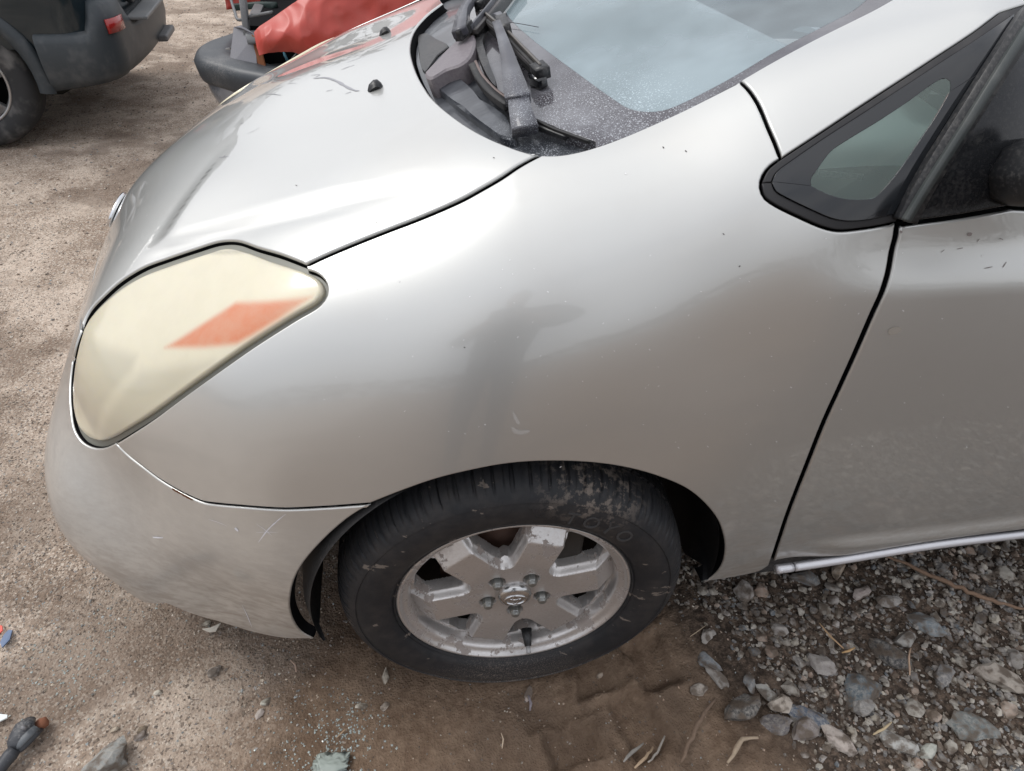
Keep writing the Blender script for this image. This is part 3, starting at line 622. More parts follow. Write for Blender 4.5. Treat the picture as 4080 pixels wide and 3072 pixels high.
# ------------------------------------------------------------------ glass, cowl and wipers
def glass_mat(name, tint, rough=0.):
    m = bpy.data.materials.new(name); m.use_nodes = True; t = m.node_tree; t.nodes.clear()
    o = t.nodes.new('ShaderNodeOutputMaterial'); mx = t.nodes.new('ShaderNodeMixShader'); tr = t.nodes.new('ShaderNodeBsdfTransparent'); gl = t.nodes.new('ShaderNodeBsdfGlossy')
    fr = t.nodes.new('ShaderNodeFresnel'); fr.inputs[0].default_value = 1.62; tr.inputs[0].default_value = (*tint, 1); gl.inputs['Roughness'].default_value = rough
    t.links.new(fr.outputs[0], mx.inputs[0]); t.links.new(tr.outputs[0], mx.inputs[1]); t.links.new(gl.outputs[0], mx.inputs[2])
    return m, t, mx, o
def ws_mat(name='windshield_glass', tint=(.66, .72, .76), dust=True):
    m, t, mx, o = glass_mat(name, tint)
    df = t.nodes.new('ShaderNodeBsdfDiffuse'); df.inputs[0].default_value = (.62, .74, .80, 1) if dust else (.50, .66, .60, 1); m2 = t.nodes.new('ShaderNodeMixShader')
    n = N.__new__(N); n.m = m; n.t = t; n._p = None
    f = n.ramp(n.noise(3.1, 4, .6), (.35, .17), (.70, .36)) if dust else n.ramp(n.noise(5, 2, .5), (.40, .13), (.70, .17))  # dusty film tinted blue, also painting the sky reflection onto the windshield
    if dust:
        c = cast(np.array([(2420, 470)]))[0]; g_ = n.ramp(n.dist(c), (.02, 1.), (.24, 0.)); d = n.dist(c)
        sp = n.ramp(n.noise(430, 2, .7), (.585, 0.), (.63, .8)); sp2 = n.ramp(n.voro(150), (.055, 1.), (.035, 0.))
        f = n.math('MAXIMUM', f, n.math('MAXIMUM', n.math('MULTIPLY', sp, g_), n.math('MULTIPLY', n.ramp(n.voro(42), (.028, 0.), (.02, 1.)), .9)))
    t.links.new(f, m2.inputs[0]); t.links.new(mx.outputs[0], m2.inputs[1]); t.links.new(df.outputs[0], m2.inputs[2]); t.links.new(m2.outputs[0], o.inputs[0]); return m
def dusty(name, base, rough, coat, pts, scale=430, dcol=(.55, .58, .62)):
    m = mat(name, base, rough, coat=coat); n = N(m); f = None
    for px, r, amt in pts:
        c = cast(np.array([px]))[0]; g_ = n.math('MULTIPLY', n.ramp(n.dist(c), (r*.2, 1.), (r, 0.)), amt); f = g_ if f is None else n.math('MAXIMUM', f, g_)
    sp = n.ramp(n.noise(scale, 2, .7), (.575, 0.), (.63, .8)); k = n.math('MULTIPLY', sp, f)
    film = n.math('MULTIPLY', n.ramp(n.noise(14, 4, .6), (.4, .1), (.7, 1.)), .16)
    k = n.math('MAXIMUM', k, film); k = n.math('MAXIMUM', k, n.math('MULTIPLY', n.ramp(n.voro(46), (.03, 0.), (.02, 1.)), .8))
    n.set('Base Color', n.mix(k, base, dcol)); n.set('Roughness', n.mixf(k, rough, .85)); n.set('Coat Weight', n.mixf(k, coat, .05)); return m
WSM = ws_mat(); FRIT = dusty('glass_frit', (.045, .04, .048), .25, .9, [((2420, 470), .26, 1.), ((2250, 580), .12, .7)])
COWLM = dusty('cowl_plastic', (.030, .034, .042), .34, .35, [((2150, 560), .10, 1.), ((2060, 520), .10, .5)], 500)
WIPM = dusty('wiper_black', (.055, .055, .068), .5, .3, [((2130, 480), .10, 1.), ((2060, 400), .07, .6)], 600)
# glass lower edge (cowl joint), near to far
GB = C([(2373, 556), (2260, 515), (2150, 470), (2080, 440), (2020, 400), (1960, 340), (1905, 268), (1868, 190), (1856, 110), (1862, 40), (1885, 2)])
GBf = L3([GB[-1], (.075, 1.35, 1.01), mir(GB[:1])[0]], 26)
GBall = np.vstack([GB, GBf[1:]])
wsl_cut = C([(2373, 580), (2503, 533), (2695, 448), (2807, 393), (2949, 320)])
sideN = np.vstack([wsl_cut, WSU[1:]])
# inner edge of the black band, from pillar top down, round the corner and across
INN = np.vstack([L3([(1.13, .41, 1.37), (.8, .355, 1.285), (.52, .325, 1.195)], 30), C([(3400, 2), (3255, 92), (3095, 190), (2930, 292), (2800, 362), (2700, 411), (2640, 432), (2575, 437), (2505, 424), (2430, 378), (2330, 306), (2215, 222), (2110, 142), (2030, 66), (1990, 2)])])
INf = L3([INN[-1], (.20, 1.30, 1.085), mir(INN[len(INN)-40:len(INN)-39])[0], (.52, 1.40, 1.195), (1.13, 1.315, 1.37)], 50)
frit = toCar(panel('windshield_frit', [GBall[::-1][len(GBf)-1:][::-1] if False else GB, np.vstack([L3([GB[-1], INN[-1]], 10)]), INN[::-1], L3([INN[0], sideN[-1]], 6), sideN[::-1]], FRIT, None, 'A', .012, off=-.003, gap=.0, bev=.0006, depth=.024, bstep=.008))
top = L3([(1.13, .41, 1.37), (1.12, .8625, 1.462)], 20)
INNn = INN
clear = toCar(panel('windshield', [INN, L3([INN[-1], (.10, .93+.12, 1.035), GB[-1]], 14)[:1], GBf, L3([GBf[-1], (.3, 2*YC-.24, 1.07), (.6, 2*YC-.29, 1.21), (1.13, 2*YC-.345, 1.34)], 40), mir(top[:, :] if False else L3([(1.13, .345, 1.34), (1.12, .8625, 1.462)], 20)), top[::-1]], WSM, None, 'A', .02, off=-.003, gap=0, bev=.0006, depth=.003, bstep=.01))
# cowl: lower than the hood edge, rising to the glass
def cowl_panel(name, segs, off, m, step=.012): return toCar(panel(name, segs, m, None, 'A', step, off=off, gap=0., bev=.002, depth=.02))
CW = C([(2157, 613), (2060, 585), (1933, 532), (1838, 475), (1743, 399), (1680, 316), (1648, 240), (1639, 184), (1654, 120), (1705, 57), (1768, 8)])
cwall = [CW, L3([CW[-1], (.0, 1.38, .985), mir(CW[:1])[0]], 20), L3([mir(CW[:1])[0], GBf[-1]], 4), GBf[::-1], GB[::-1], C([(2373, 556), (2300, 600), (2218, 612)])]
cowl = cowl_panel('cowl_panel', cwall, -.020, COWLM)
def slab(px_top, h, thick, m, name, bev=.002, along=None, parent=None):
    """a plate whose upper outline projects through the given pixels at height h above the body surface"""
    P = cast(catmull(px_top+[px_top[0]], 14.)[:-1], h) if np.isscalar(h) else np.vstack([cast(np.array([p]), hh) for p, hh in zip(px_top, h)])
    c = P.mean(0); Nn = normal0(snap(P)); nm = Nn.mean(0); nm /= np.linalg.norm(nm); n = len(P)
    Pi = P+(c-P)/np.linalg.norm(c-P, axis=1)[:, None]*bev
    V = list(Pi)+list(P-nm*bev*.8)+list(P-nm*thick+(c-P)*-.02)
    F = [tuple(range(n))]
    for a in (0, n):
        for i in range(n): F.append((a+i, a+n+i, a+n+(i+1) % n, a+(i+1) % n))
    me = mesh_obj(name, V, F, m); bm = bmesh.new(); bm.from_mesh(me.data); bmesh.ops.recalc_face_normals(bm, faces=bm.faces); bmesh.ops.triangulate(bm, faces=[f for f in bm.faces if len(f.verts) > 4]); bm.to_mesh(me.data); bm.free()
    me.data.polygons.foreach_set('use_smooth', [False]*len(me.data.polygons)); return toCar(me)
COV = mat('cover_plastic', (.20, .175, .19), .5)
slab([(1690, 292), (1760, 215), (1831, 150), (1869, 112), (1888, 135), (1892, 175), (1872, 225), (1835, 256), (1776, 277), (1713, 311), (1697, 306)], .016, .034, plastic('pivot_cover', (.17, .15, .165), .45, .15), 'pivot_cover', .004)
slab([(1664, 140), (1700, 132), (1735, 152), (1785, 180), (1742, 220), (1690, 285), (1672, 240)], -.017, .01, BLK, 'cowl_recess')
slab([(1713, 322), (1780, 292), (1805, 296), (1850, 325), (1925, 392), (1990, 440), (2022, 470), (2048, 545), (2000, 542), (1950, 510), (1860, 445), (1790, 390)], -.008, .02, COWLM, 'cowl_cover', .005)
def strip(pxs, h, w, th, m, name, r=.3):
    P = cast(catmull(pxs, 10.), 0.) if np.isscalar(h) else None
    Pp = cast(catmull(pxs, 10.), h if np.isscalar(h) else h[0]); Nn = normal0(snap(Pp)); n = len(Pp)
    if not np.isscalar(w): w_ = np.interp(np.linspace(0, 1, n), np.linspace(0, 1, len(w)), w)
    else: w_ = [w]*n
    if not np.isscalar(h): hh = np.interp(np.linspace(0, 1, n), np.linspace(0, 1, len(h)), h); Pp = np.vstack([cast(np.array([q]), v) for q, v in zip(catmull(pxs, 10.), hh)]); Nn = normal0(snap(Pp))
    V, F = sweep(Pp, rbox(1., th, r), scales=[(a, 1.) for a in w_], refs=Nn); return toCar(mesh_obj(name, V, F, m))
strip([(1884, 262), (1912, 318), (1955, 372), (2000, 408), (2026, 425)], .004, .012, .010, RUB, 'cowl_seal')
strip([(1898, 255), (1925, 310), (1966, 360), (2010, 395), (2030, 408)], .003, .004, .012, mat('seal_lip', (.16, .12, .11), .5), 'cowl_seal')
strip([(2135, 480), (2200, 512), (2290, 545), (2350, 566)], .000, .004, .004, RUB, 'glass_edge_trim')
strip([(2140, 500), (2200, 522), (2262, 545)], -.006, .012, .006, BLK, 'cowl_slot')
# near wiper: arm, knuckle, hook, blade with rubber
wa = toCar(empty('wiper')); 
def w_(o): o.parent = wa; o.matrix_parent_inverse = Matrix.Identity(4); return o
o = strip([(2093, 524), (2078, 470), (2066, 408)], [.002, .014, .020], [.036, .032, .029], .018, WIPM, 'knuckle'); w_(o)
o = strip([(2064, 400), (2048, 335), (2034, 275), (2018, 210), (2002, 158), (1988, 118), (1980, 98)], [.026, .028, .029, .030, .030, .030, .030], [.036, .033, .028, .023, .019, .0155, .014], .013, WIPM, 'arm', .2); w_(o)
o = strip([(1979, 100), (1990, 80), (1993, 66), (1984, 56), (1973, 62)], .033, .011, .006, WIPM, 'hook'); w_(o)
o = strip([(1999, 82), (2008, 108), (2018, 128)], .026, .018, .02, BLK, 'blade_clip'); w_(o)
o = strip([(1912, 52), (1950, 84), (2010, 134), (2070, 196), (2120, 246), (2148, 274)], .018, [.012, .016, .017, .017, .017, .016], .006, plastic('blade_frame', (.07, .065, .065), .4, .15), 'blade_frame', .2); w_(o)
o = strip([(1921, 47), (1960, 78), (2022, 128), (2082, 190), (2130, 240), (2155, 266)], .024, .0035, .008, plastic('blade_rail', (.12, .11, .10), .4, .2), 'blade_rail'); w_(o)
o = strip([(1905, 62), (1945, 98), (2000, 144), (2060, 206), (2108, 256), (2136, 286)], .012, .007, .020, RUB, 'blade_rubber'); w_(o)
o = strip([(2138, 268), (2154, 284), (2166, 296)], .018, .022, .016, BLK, 'blade_end_cap'); w_(o)
o = strip([(2128, 300), (2150, 322), (2164, 334)], .007, [.020, .026, .014], .012, BLKG, 'rubber_tip', .3); w_(o)
o = strip([(2028, 270), (2058, 250)], .014, .010, .02, BLK, 'blade_link'); w_(o)
# second wiper crossing behind
wb = toCar(empty('wiper'))
def w2(o): o.parent = wb; o.matrix_parent_inverse = Matrix.Identity(4); return o
w2(strip([(1886, 128), (1920, 88), (1960, 40), (2000, -8), (2060, -80)], .020, .017, .008, plastic('blade_frame_far', (.06, .056, .056), .4, .15), 'blade_frame', .2))
w2(strip([(1876, 112), (1912, 70), (1950, 24), (1990, -28)], .028, .004, .009, WIPM, 'blade_rail'))
w2(strip([(1898, 140), (1935, 100), (1975, 52), (2020, -4), (2070, -70)], .012, .010, .018, BLK, 'blade_rubber'))
w2(strip([(1832, 132), (1838, 96), (1848, 50), (1868, 14), (1890, -20), (1930, -70)], [.034, .036, .038, .04, .042, .044], [.026, .023, .019, .017, .017, .017], .012, WIPM, 'arm', .2))
w2(strip([(1822, 146), (1850, 122), (1872, 100)], .030, .016, .016, BLK, 'knuckle', .2))
w2(strip([(1874, 98), (1862, 60), (1868, 20), (1884, -10)], .030, .006, .012, plastic('arm_edge', (.13, .12, .12), .45, .2), 'spring'))
w2(strip([(1905, 25), (1925, 8), (1940, -10)], .03, .016, .014, BLK, 'blade_clip'))
# the dark boomerang shaped cowl duct under the wiper
slab([(1902, 118), (1928, 130), (1922, 160), (1938, 215), (1960, 280), (1975, 320), (1976, 345), (1960, 330), (1925, 270), (1905, 220), (1893, 160)], .009, .012, BLK, 'cowl_duct', .002)
# thin straw lying on the glass
P = cast(catmull([(2010, 88), (2040, 90), (2080, 96), (2146, 108)], 8), .003); V, F = sweep(P, circ(5, .0006)); twig0 = mesh_obj('grass_stem', V, F, mat('dark_stem', (.05, .05, .06), .7)); tag(twig0, 'thin dark grass stem lying on the windshield beside the wiper arm', 'grass stem')
# ---- interior seen through the glass
DASH = plastic('dash_plastic', (.42, .47, .46), .6, .1, 12)
def sheet(f, nx_, ny_, name, m):
    V = []; F = []
    for i in range(nx_):
        for j in range(ny_): V.append(f(i/(nx_-1), j/(ny_-1)))
    for i in range(nx_-1):
        for j in range(ny_-1): F.append((i*ny_+j, i*ny_+j+1, (i+1)*ny_+j+1, (i+1)*ny_+j))
    return toCar(mesh_obj(name, V, F, m))
def dashf(u, v):
    y = .17+1.385*v; x = .16+.74*u-.10*math.sin(PI*v); z = .955+.035*math.sin(PI*v)+.03*math.sin(PI*min(1, u*1.1))-(.30*max(0, u-.86)/.14)
    z += .022*math.exp(-((v-.24)/.10)**2)*sstep(np.array(u), .45, .8); return (x, y, z)
sheet(dashf, 50, 60, 'dashboard', DASH)
for k, (x0_, x1_) in enumerate(((3262, 3292), (3298, 3332), (3338, 3372), (3378, 3412), (3416, 3436))):
    P = [at(x, 690+.085*(x-3262), Y=.150) for x in (x0_, x1_)]; V, F = sweep(P, rbox(.006, .007)); toCar(mesh_obj('air_vent', V, F, BLK))
mb = MB(); mb.add(*box((1.3, YC, .62), (1.2, 1.3, .04))); toCar(mb.build('cabin_floor', DARK, None, False))
GREY = plastic('seat_cloth', (.27, .27, .26), .9, .1)
for yy in (.45, 1.27):
    st = MB(); st.add(*box((1.25, yy, .80), (.5, .48, .14), R=None)); a = math.radians(18); R_ = np.array([[math.cos(a), 0, math.sin(a)], [0, 1, 0], [-math.sin(a), 0, math.cos(a)]]); st.add(*box((1.52, yy, 1.05), (.14, .48, .55), R=R_)); st.add(*box((1.62, yy, 1.35), (.10, .26, .16), R=R_))
    toCar(st.build('seat', GREY, None, True, .03))
V, F = [], []
ctr = np.array((.93, .45, .98)); ax = np.array((-.9, 0, .43)); ax = ax/np.linalg.norm(ax); v_, f_ = torus_ring(ctr, ax, .185, .185, .015, 48); sw = MB(); sw.add(v_, f_); sw.add(*sweep([ctr, ctr-ax*-.25+np.array((0, 0, -.02))], circ(10, .035))); sw.add(*sweep([ctr+np.array((0, -.18, 0)), ctr+np.array((0, .18, 0))], rbox(.02, .05)))
toCar(sw.build('steering_wheel', BLK, None))
# limp airbag cloth and a reddish bag on the dash top, dimly seen through the windshield
def bag(u, v): return (.62+.34*u, .34+.34*v, 1.04+.022*math.sin(6*u+3*v)+.012*math.sin(9*v+2*u)+.10*u)
sheet(bag, 26, 26, 'airbag_cloth', mat('pale_cloth', (.62, .66, .68), .8))
def bag2(u, v): return (.60+.14*u, .50+.14*v, 1.15+.010*math.sin(7*u)+.010*math.sin(6*v)+.05*u)
sheet(bag2, 14, 14, 'cloth_lining', mat('red_cloth', (.36, .16, .13), .8))
# ---- quarter window
QOUT = [QB[::-1], ]
QR = C([(3592, 888), (3667, 740), (3825, 480), (4078, 92)], 14.)
qwin = toCar(empty('quarter_window'))
def qp(o): o.parent = qwin; o.matrix_parent_inverse = Matrix.Identity(4); return o
APpx = C([(3114, 632), (3275, 525), (3440, 411), (3630, 279), (3756, 190), (3921, 76), (4019, 3)])
qt = L3([(.60, .155, 1.20), (.66, .168, 1.215)], 4)
QRx = np.vstack([QR, L3([(.63, .145, 1.185), qt[-1]], 4)[:1]])
GL = [(3576, 857), (3471, 876), (3376, 880), (3313, 868), (3250, 842), (3130, 785), (3090, 760), (3076, 725), (3092, 690), (3123, 664)]
qtop = [(3123, 664), (3275, 558), (3440, 448), (3630, 318), (3780, 215), (3921, 122), (4076, 18)]
right = [(3576, 857), (3660, 720), (3825, 462), (3950, 262), (4076, 66)]
RQ = plastic('window_rubber', (.022, .022, .024), .55, .05, 12)
qp(panel('rubber_frame', [C([(3594, 888), (3560, 896), (3440, 912), (3345, 917), (3281, 902), (3199, 867), (3085, 810), (3047, 779), (3036, 728)]), C([(3036, 728), (3076, 725)]), C([(3076, 725), (3090, 760), (3130, 785), (3250, 842), (3313, 868), (3376, 880), (3471, 876), (3576, 857)]), C([(3576, 857), (3594, 888)])], RQ, None, 'A', .012, off=-.001, gap=.0002, bev=.0018, depth=.012, bstep=.005))
qp(panel('rubber_frame', [C([(3036, 728), (3060, 677), (3114, 632)]), APpx, qt, QRx[::-1], C([(3592, 888), (3576, 857)]), C(right), C([(4076, 66), (4076, 18)]), C(qtop[::-1]), C([(3123, 664), (3092, 690), (3076, 725)]), C([(3076, 725), (3036, 728)])], RQ, None, 'A', .012, off=-.001, gap=.0002, bev=.0018, depth=.012, bstep=.005))
PANE_B = [(3231, 741), (3288, 769), (3364, 791), (3440, 796), (3497, 788), (3528, 760), (3598, 677), (3693, 538), (3756, 443), (3805, 352)]
PANE_T = [(3231, 741), (3228, 715), (3250, 684), (3313, 601), (3376, 557), (3503, 478), (3630, 392), (3743, 310), (3785, 292), (3806, 310), (3805, 352)]
midL = [(3076, 725), (3231, 741)]; cut = C([(3123, 664), (3092, 690), (3076, 725)])
FQ = mat('quarter_frit', (.012, .014, .017), .08, coat=.5)
e1 = C(PANE_T); e2 = C(PANE_B)
rt = C(right)
fa = panel('glass_frit', [C(GL[:8]), C(midL), e2, C([(3805, 352), (3950, 262)]), C([(3950, 262), (3825, 462), (3660, 720), (3576, 857)])], FQ, None, 'A', .010, off=.0012, gap=0, bev=.0005, depth=.002, bstep=.006); qp(fa)
fb = panel('glass_frit', [C([(3076, 725), (3092, 690), (3123, 664)]), C(qtop), C([(4076, 18), (4076, 66), (3950, 262)]), C([(3950, 262), (3805, 352)]), e1[::-1], C(midL[::-1])], FQ, None, 'A', .010, off=.0012, gap=0, bev=.0005, depth=.002, bstep=.006); qp(fb)
PG = ws_mat('side_glass', (.66, .80, .75), False)
pa = panel('pane', [e2, e1[::-1]], PG, None, 'A', .010, off=.0008, gap=-.001, bev=.0003, depth=0, bstep=.006); qp(pa)
# ---- door sail panel, frame bar, mirror, side glass
strip([(3604, 880), (3672, 748), (3838, 482), (3985, 250), (4105, 62)], -.004, .026, .012, BLK, 'door_seal', .3)
bar = strip([(3604, 880), (3680, 755), (3850, 490), (4000, 250), (4120, 60)], .003, .010, .010, plastic('frame_bar', (.05, .058, .058), .4, .08, 30), 'door_frame_bar', .35)
SAIL = plastic('sail_panel', (.012, .013, .015), .16, .06, coat=.0)
sail = toCar(panel('mirror_sail', [C([(3618, 893), (3840, 867), (4078, 823)]), L3([(.80, .05, .968), (.86, .052, .969)], 5), L3([(.86, .052, .969), (.86, .13, 1.12), (.80, .17, 1.205)], 20), C([(4078, 150), (3950, 360), (3850, 520), (3700, 750), (3618, 893)])], SAIL, None, 'A', .012, off=.001, gap=.0, bev=.003, depth=.01))
dg = toCar(panel('door_glass', [L3([(.87, .052, .970), (1.25, .05, .972), (1.7, .052, .976)], 30), L3([(1.7, .052, .976), (1.7, .13, 1.12), (1.65, .22, 1.27)], 20), L3([(1.65, .22, 1.27), (1.1, .21, 1.27), (.87, .185, 1.235)], 30), L3([(.87, .185, 1.235), (.87, .05, .97)], 20)], PG, None, 'A', .03, off=.0, gap=0, bev=.001, depth=.003))
# mirror housing on a short stalk, mostly outside the picture to the right
mr = toCar(empty('side_mirror'))
def mp_(o): o.parent = mr; o.matrix_parent_inverse = Matrix.Identity(4); return o
bm = bmesh.new(); bmesh.ops.create_uvsphere(bm, u_segments=40, v_segments=24, radius=1)
mc = np.array((.635, -.095, 1.05))
for v in bm.verts:
    x, y, z = v.co; sg = lambda a, p: math.copysign(abs(a)**p, a)
    x2 = sg(x, .75); y2 = sg(y, .65); z2 = sg(z, .65); v.co = (mc[0]+.062*x2*(1 if x2 < 0 else .45), mc[1]+.105*y2, mc[2]+.068*z2)
me = bpy.data.meshes.new('mirror_shell'); bm.to_mesh(me); bm.free(); me.polygons.foreach_set('use_smooth', [True]*len(me.polygons)); me.materials.append(BLKG)
ms = bpy.data.objects.new('mirror_shell', me); COL.objects.link(ms); mp_(ms)
V, F = sweep([(.600, .066, 1.015), (.592, .045, 1.022), (.592, .0, 1.035), (.60, -.05, 1.045)], rbox(.075, .085, .45), scales=[1.05, 1., .9, .8], refs=(1, 0, 0)); mp_(mesh_obj('mirror_stalk', V, F, BLK))
# ------------------------------------------------------------------ wheel
ST, CB = -.058786, .008546
wc = np.array([0, .02934, .30]); ex = np.array([math.cos(ST), math.sin(ST), 0])
en = np.array([-math.sin(ST)*math.cos(CB), math.cos(ST)*math.cos(CB), -math.sin(CB)]); ez = np.cross(ex, en)
WM = np.stack([ex, en, ez], 1)
wl = lambda P: wc+np.asarray(P, float)@WM.T
wheel = toCar(empty('wheel'))
def wp_(o): o.parent = wheel; o.matrix_parent_inverse = Matrix.Identity(4); return o
def alloy():
    m = mat('alloy', (.5, .49, .48), .34, .75); n = N(m)
    big = n.noise(30, 7, .7); fine = n.noise(240, 4, .6)
    y = n.axis(1)
    # corroded and peeled lacquer in the outer part of the spokes, brake dust all over
    d = n.dist(wl((0, -.01, 0))); outer = n.ramp(d, (.085, .0), (.15, 1.))
    peel = n.math('MULTIPLY', n.ramp(n.math('ADD', big, n.math('MULTIPLY', outer, .05)), (.60, 0.), (.615, 1.)), 1.)
    brown = n.ramp(n.noise(20, 5, .65), (.56, 0.), (.70, .8))
    c = n.mix(n.ramp(fine, (.4, 0), (.7, .35)), (.66, .645, .635), (.52, .48, .45))
    c = n.mix(n.math('MULTIPLY', brown, .35), c, (.22, .16, .13)); c = n.mix(n.math('MULTIPLY', peel, .8), c, (.26, .215, .19))
    n.set('Base Color', c); n.set('Metallic', n.mixf(n.math('MAXIMUM', peel, n.math('MULTIPLY', brown, .5)), .72, .1)); n.set('Roughness', n.mixf(peel, .36, .75))
    n.bump(n.math('ADD', n.math('MULTIPLY', peel, -.6), n.math('MULTIPLY', fine, .15)), .5, .0015); return m
AL = alloy()
# rim: lathe for flange and barrel
prof = [(.2005, -.008), (.2035, -.014), (.2038, -.0195), (.2022, -.0225), (.1995, -.0235), (.1970, -.0222), (.1950, -.0180), (.1925, -.0155), (.1880, -.0135), (.1842, -.0120), (.1822, -.0090), (.1808, -.0020), (.1800, .006), (.179, .012)]
V, F = lathe([(.179, .012), (.177, .02), (.170, .06), (.168, .16)], 90, wc, en); wp_(mesh_obj('barrel', V, F, mat('dark_barrel', (.035, .028, .024), .8)))  # inner barrel in dark brown-black, outer rim keeps the alloy colour
V, F = lathe(prof, 160, wc, en); rim = wp_(mesh_obj('rim', V, F, AL))
# spokes: polar height field with real openings
nr, nth = 74, 720; Rg = np.linspace(.012, .1802, nr); TH = np.linspace(0, 2*PI, nth, endpoint=False)
RR, TT = np.meshgrid(Rg, TH, indexing='ij'); K = 60
ang = np.radians(((np.degrees(TT)-12+30) % 60)-30); lat = np.abs(RR*np.sin(ang)); rad_ = RR*np.cos(ang)
hw = .0300+.0010*np.clip((rad_-.07)/.08, 0, 1)
def smin(a, b, k): h = np.clip(.5+.5*(b-a)/k, 0, 1); return b*(1-h)+a*h-k*h*(1-h)
d_lat = lat-hw; d_end = rad_-.1455; sdS = np.maximum(d_lat, d_end)*1.; sdH = RR-.080
sd = smin(sdS, sdH, .016)
end_zone = (d_lat < .0)
e_ = np.clip(sd, 0, None)
depth = .0195*(1-np.exp(-e_/.0085)) + e_*.75
depth = np.where(end_zone & (rad_ > .12), np.clip(d_end, 0, None)*.80, depth)
mixw = sstep(d_lat, -.002, .004); dE = np.clip(d_end, 0, None)*.8; dL = .0175*(1-np.exp(-e_/.0045))+e_*.5
depth = dE*(1-mixw)+np.maximum(dL, dE)*mixw
yy = -.017+.004*sstep(RR, .10, .04)+depth
yy = yy+.002*sstep(RR, .036, .030)
# ring joining the spoke ends
ringw = sstep(RR, .168, .176); yy = yy*(1-ringw)+ringw*np.minimum(yy, .012)
hcorn = .1735-.010*sstep(-(d_lat-.020), 0., .014)
hole = (d_lat > .0060) & (sdH > .0115) & (RR < hcorn) & (sd > .0060)
# lug pockets
for k in range(5):
    a = math.radians(-87+72*k); cx, cz = .050*math.cos(a), .050*math.sin(a); dd = np.hypot(RR*np.cos(TT)-cx, RR*np.sin(TT)-cz); yy += .012*(1-sstep(dd, .0115, .0150))
P = np.stack([RR*np.cos(TT), yy, RR*np.sin(TT)], -1).reshape(-1, 3)
ii = np.arange(nr*nth).reshape(nr, nth); F = []
for i in range(nr-1):
    for j in range(nth):
        j2 = (j+1) % nth
        if hole[i, j] and hole[i+1, j2] and hole[i, j2] and hole[i+1, j]: continue
        F.append((ii[i, j], ii[i, j2], ii[i+1, j2], ii[i+1, j]))
F.append(tuple(ii[0][::-1]))
# settle the ragged rim of each opening onto its true outline
Lf = np.minimum(np.minimum(d_lat-.0060, sdH-.0115), np.minimum(hcorn-RR, sd-.0060))
dr_ = Rg[1]-Rg[0]; gr_ = np.gradient(Lf, dr_, axis=0); gt_ = (np.roll(Lf, -1, 1)-np.roll(Lf, 1, 1))/(2*(TH[1]-TH[0]))/RR; g2_ = np.maximum(gr_**2+gt_**2, .15)
sh_r = np.clip(-Lf*gr_/g2_, -.003, .003).ravel(); sh_t = np.clip(-Lf*gt_/g2_, -.003, .003).ravel(); ed_ = {}
for f in F[:-1]:
    for a, b in zip(f, f[1:]+f[:1]): ed_[(a, b)] = 1
rimv = {q for (a, b) in ed_ if (b, a) not in ed_ and 2 < a//nth < nr-2 for q in (a, b)}
for q in rimv:
    t = TT.ravel()[q]; P[q] += np.array([math.cos(t), 0, math.sin(t)])*sh_r[q]+np.array([-math.sin(t), 0, math.cos(t)])*sh_t[q]
# walls behind the opening edges
V = list(wl(P)); used = {}
edges = {}
for f in F[:-1]:
    for a, b in zip(f, f[1:]+f[:1]): edges[(a, b)] = 1
for (a, b) in list(edges):
    if (b, a) not in edges:
        ra = a//nth; 
        if 2 < ra < nr-2:
            for q in (a, b):
                if q not in used: used[q] = len(V); V.append(wl(P[q]*np.array([.985, 1, .985])+np.array([0, .022, 0])))
            F.append((b, a, used[a], used[b]))
sp = wp_(mesh_obj('spoke_face', V, F, AL))
ms_ = sp.modifiers.new('edge', 'EDGE_SPLIT'); ms_.split_angle = math.radians(38)
# lug nuts
NUT = mat('lug_steel', (.33, .34, .33), .35, .8)
for k in range(5):
    a = math.radians(-87+72*k); c = np.array([.050*math.cos(a), 0, .050*math.sin(a)]); mb = MB()
    hexp = [(.0098*math.cos(PI/3*i), .0098*math.sin(PI/3*i)) for i in range(6)]
    for (s, y0, y1) in ((1, -.004, -.020),):
        Vv = [c+np.array([x*s, y0, z*s]) for x, z in hexp]+[c+np.array([x*s, y1, z*s]) for x, z in hexp]+[c+np.array([x*.80, y1-.002, z*.80]) for x, z in hexp]
        Ff_ = [(i, (i+1) % 6, 6+(i+1) % 6, 6+i) for i in range(6)]+[(6+i, 6+(i+1) % 6, 12+(i+1) % 6, 12+i) for i in range(6)]+[tuple(range(12, 18))]
        mb.add(wl(Vv), Ff_)
    v_, f_ = lathe([(.0, -.0265), (.0050, -.0262), (.0072, -.0245), (.0078, -.0215), (.0078, -.018)], 20, wl(c), en); mb.add(v_, f_)
    v_, f_ = lathe([(.0125, -.001), (.0125, -.0065), (.0105, -.008), (.006, -.008)], 24, wl(c), en); mb.add(v_, f_)
    wp_(mb.build('lug_nut', NUT, None, False))
v_, f_ = lathe([(.0, -.0255), (.012, -.0252), (.022, -.0235), (.0275, -.0205), (.0292, -.016), (.0292, -.010)], 40, wc, en); cap = wp_(mesh_obj('center_cap', v_, f_, mat('cap_chrome', (.55, .55, .55), .2, .9)))
ce = wl((0, -.0252, 0)); em = emblem(ce, en, .32, None); wp_(em)
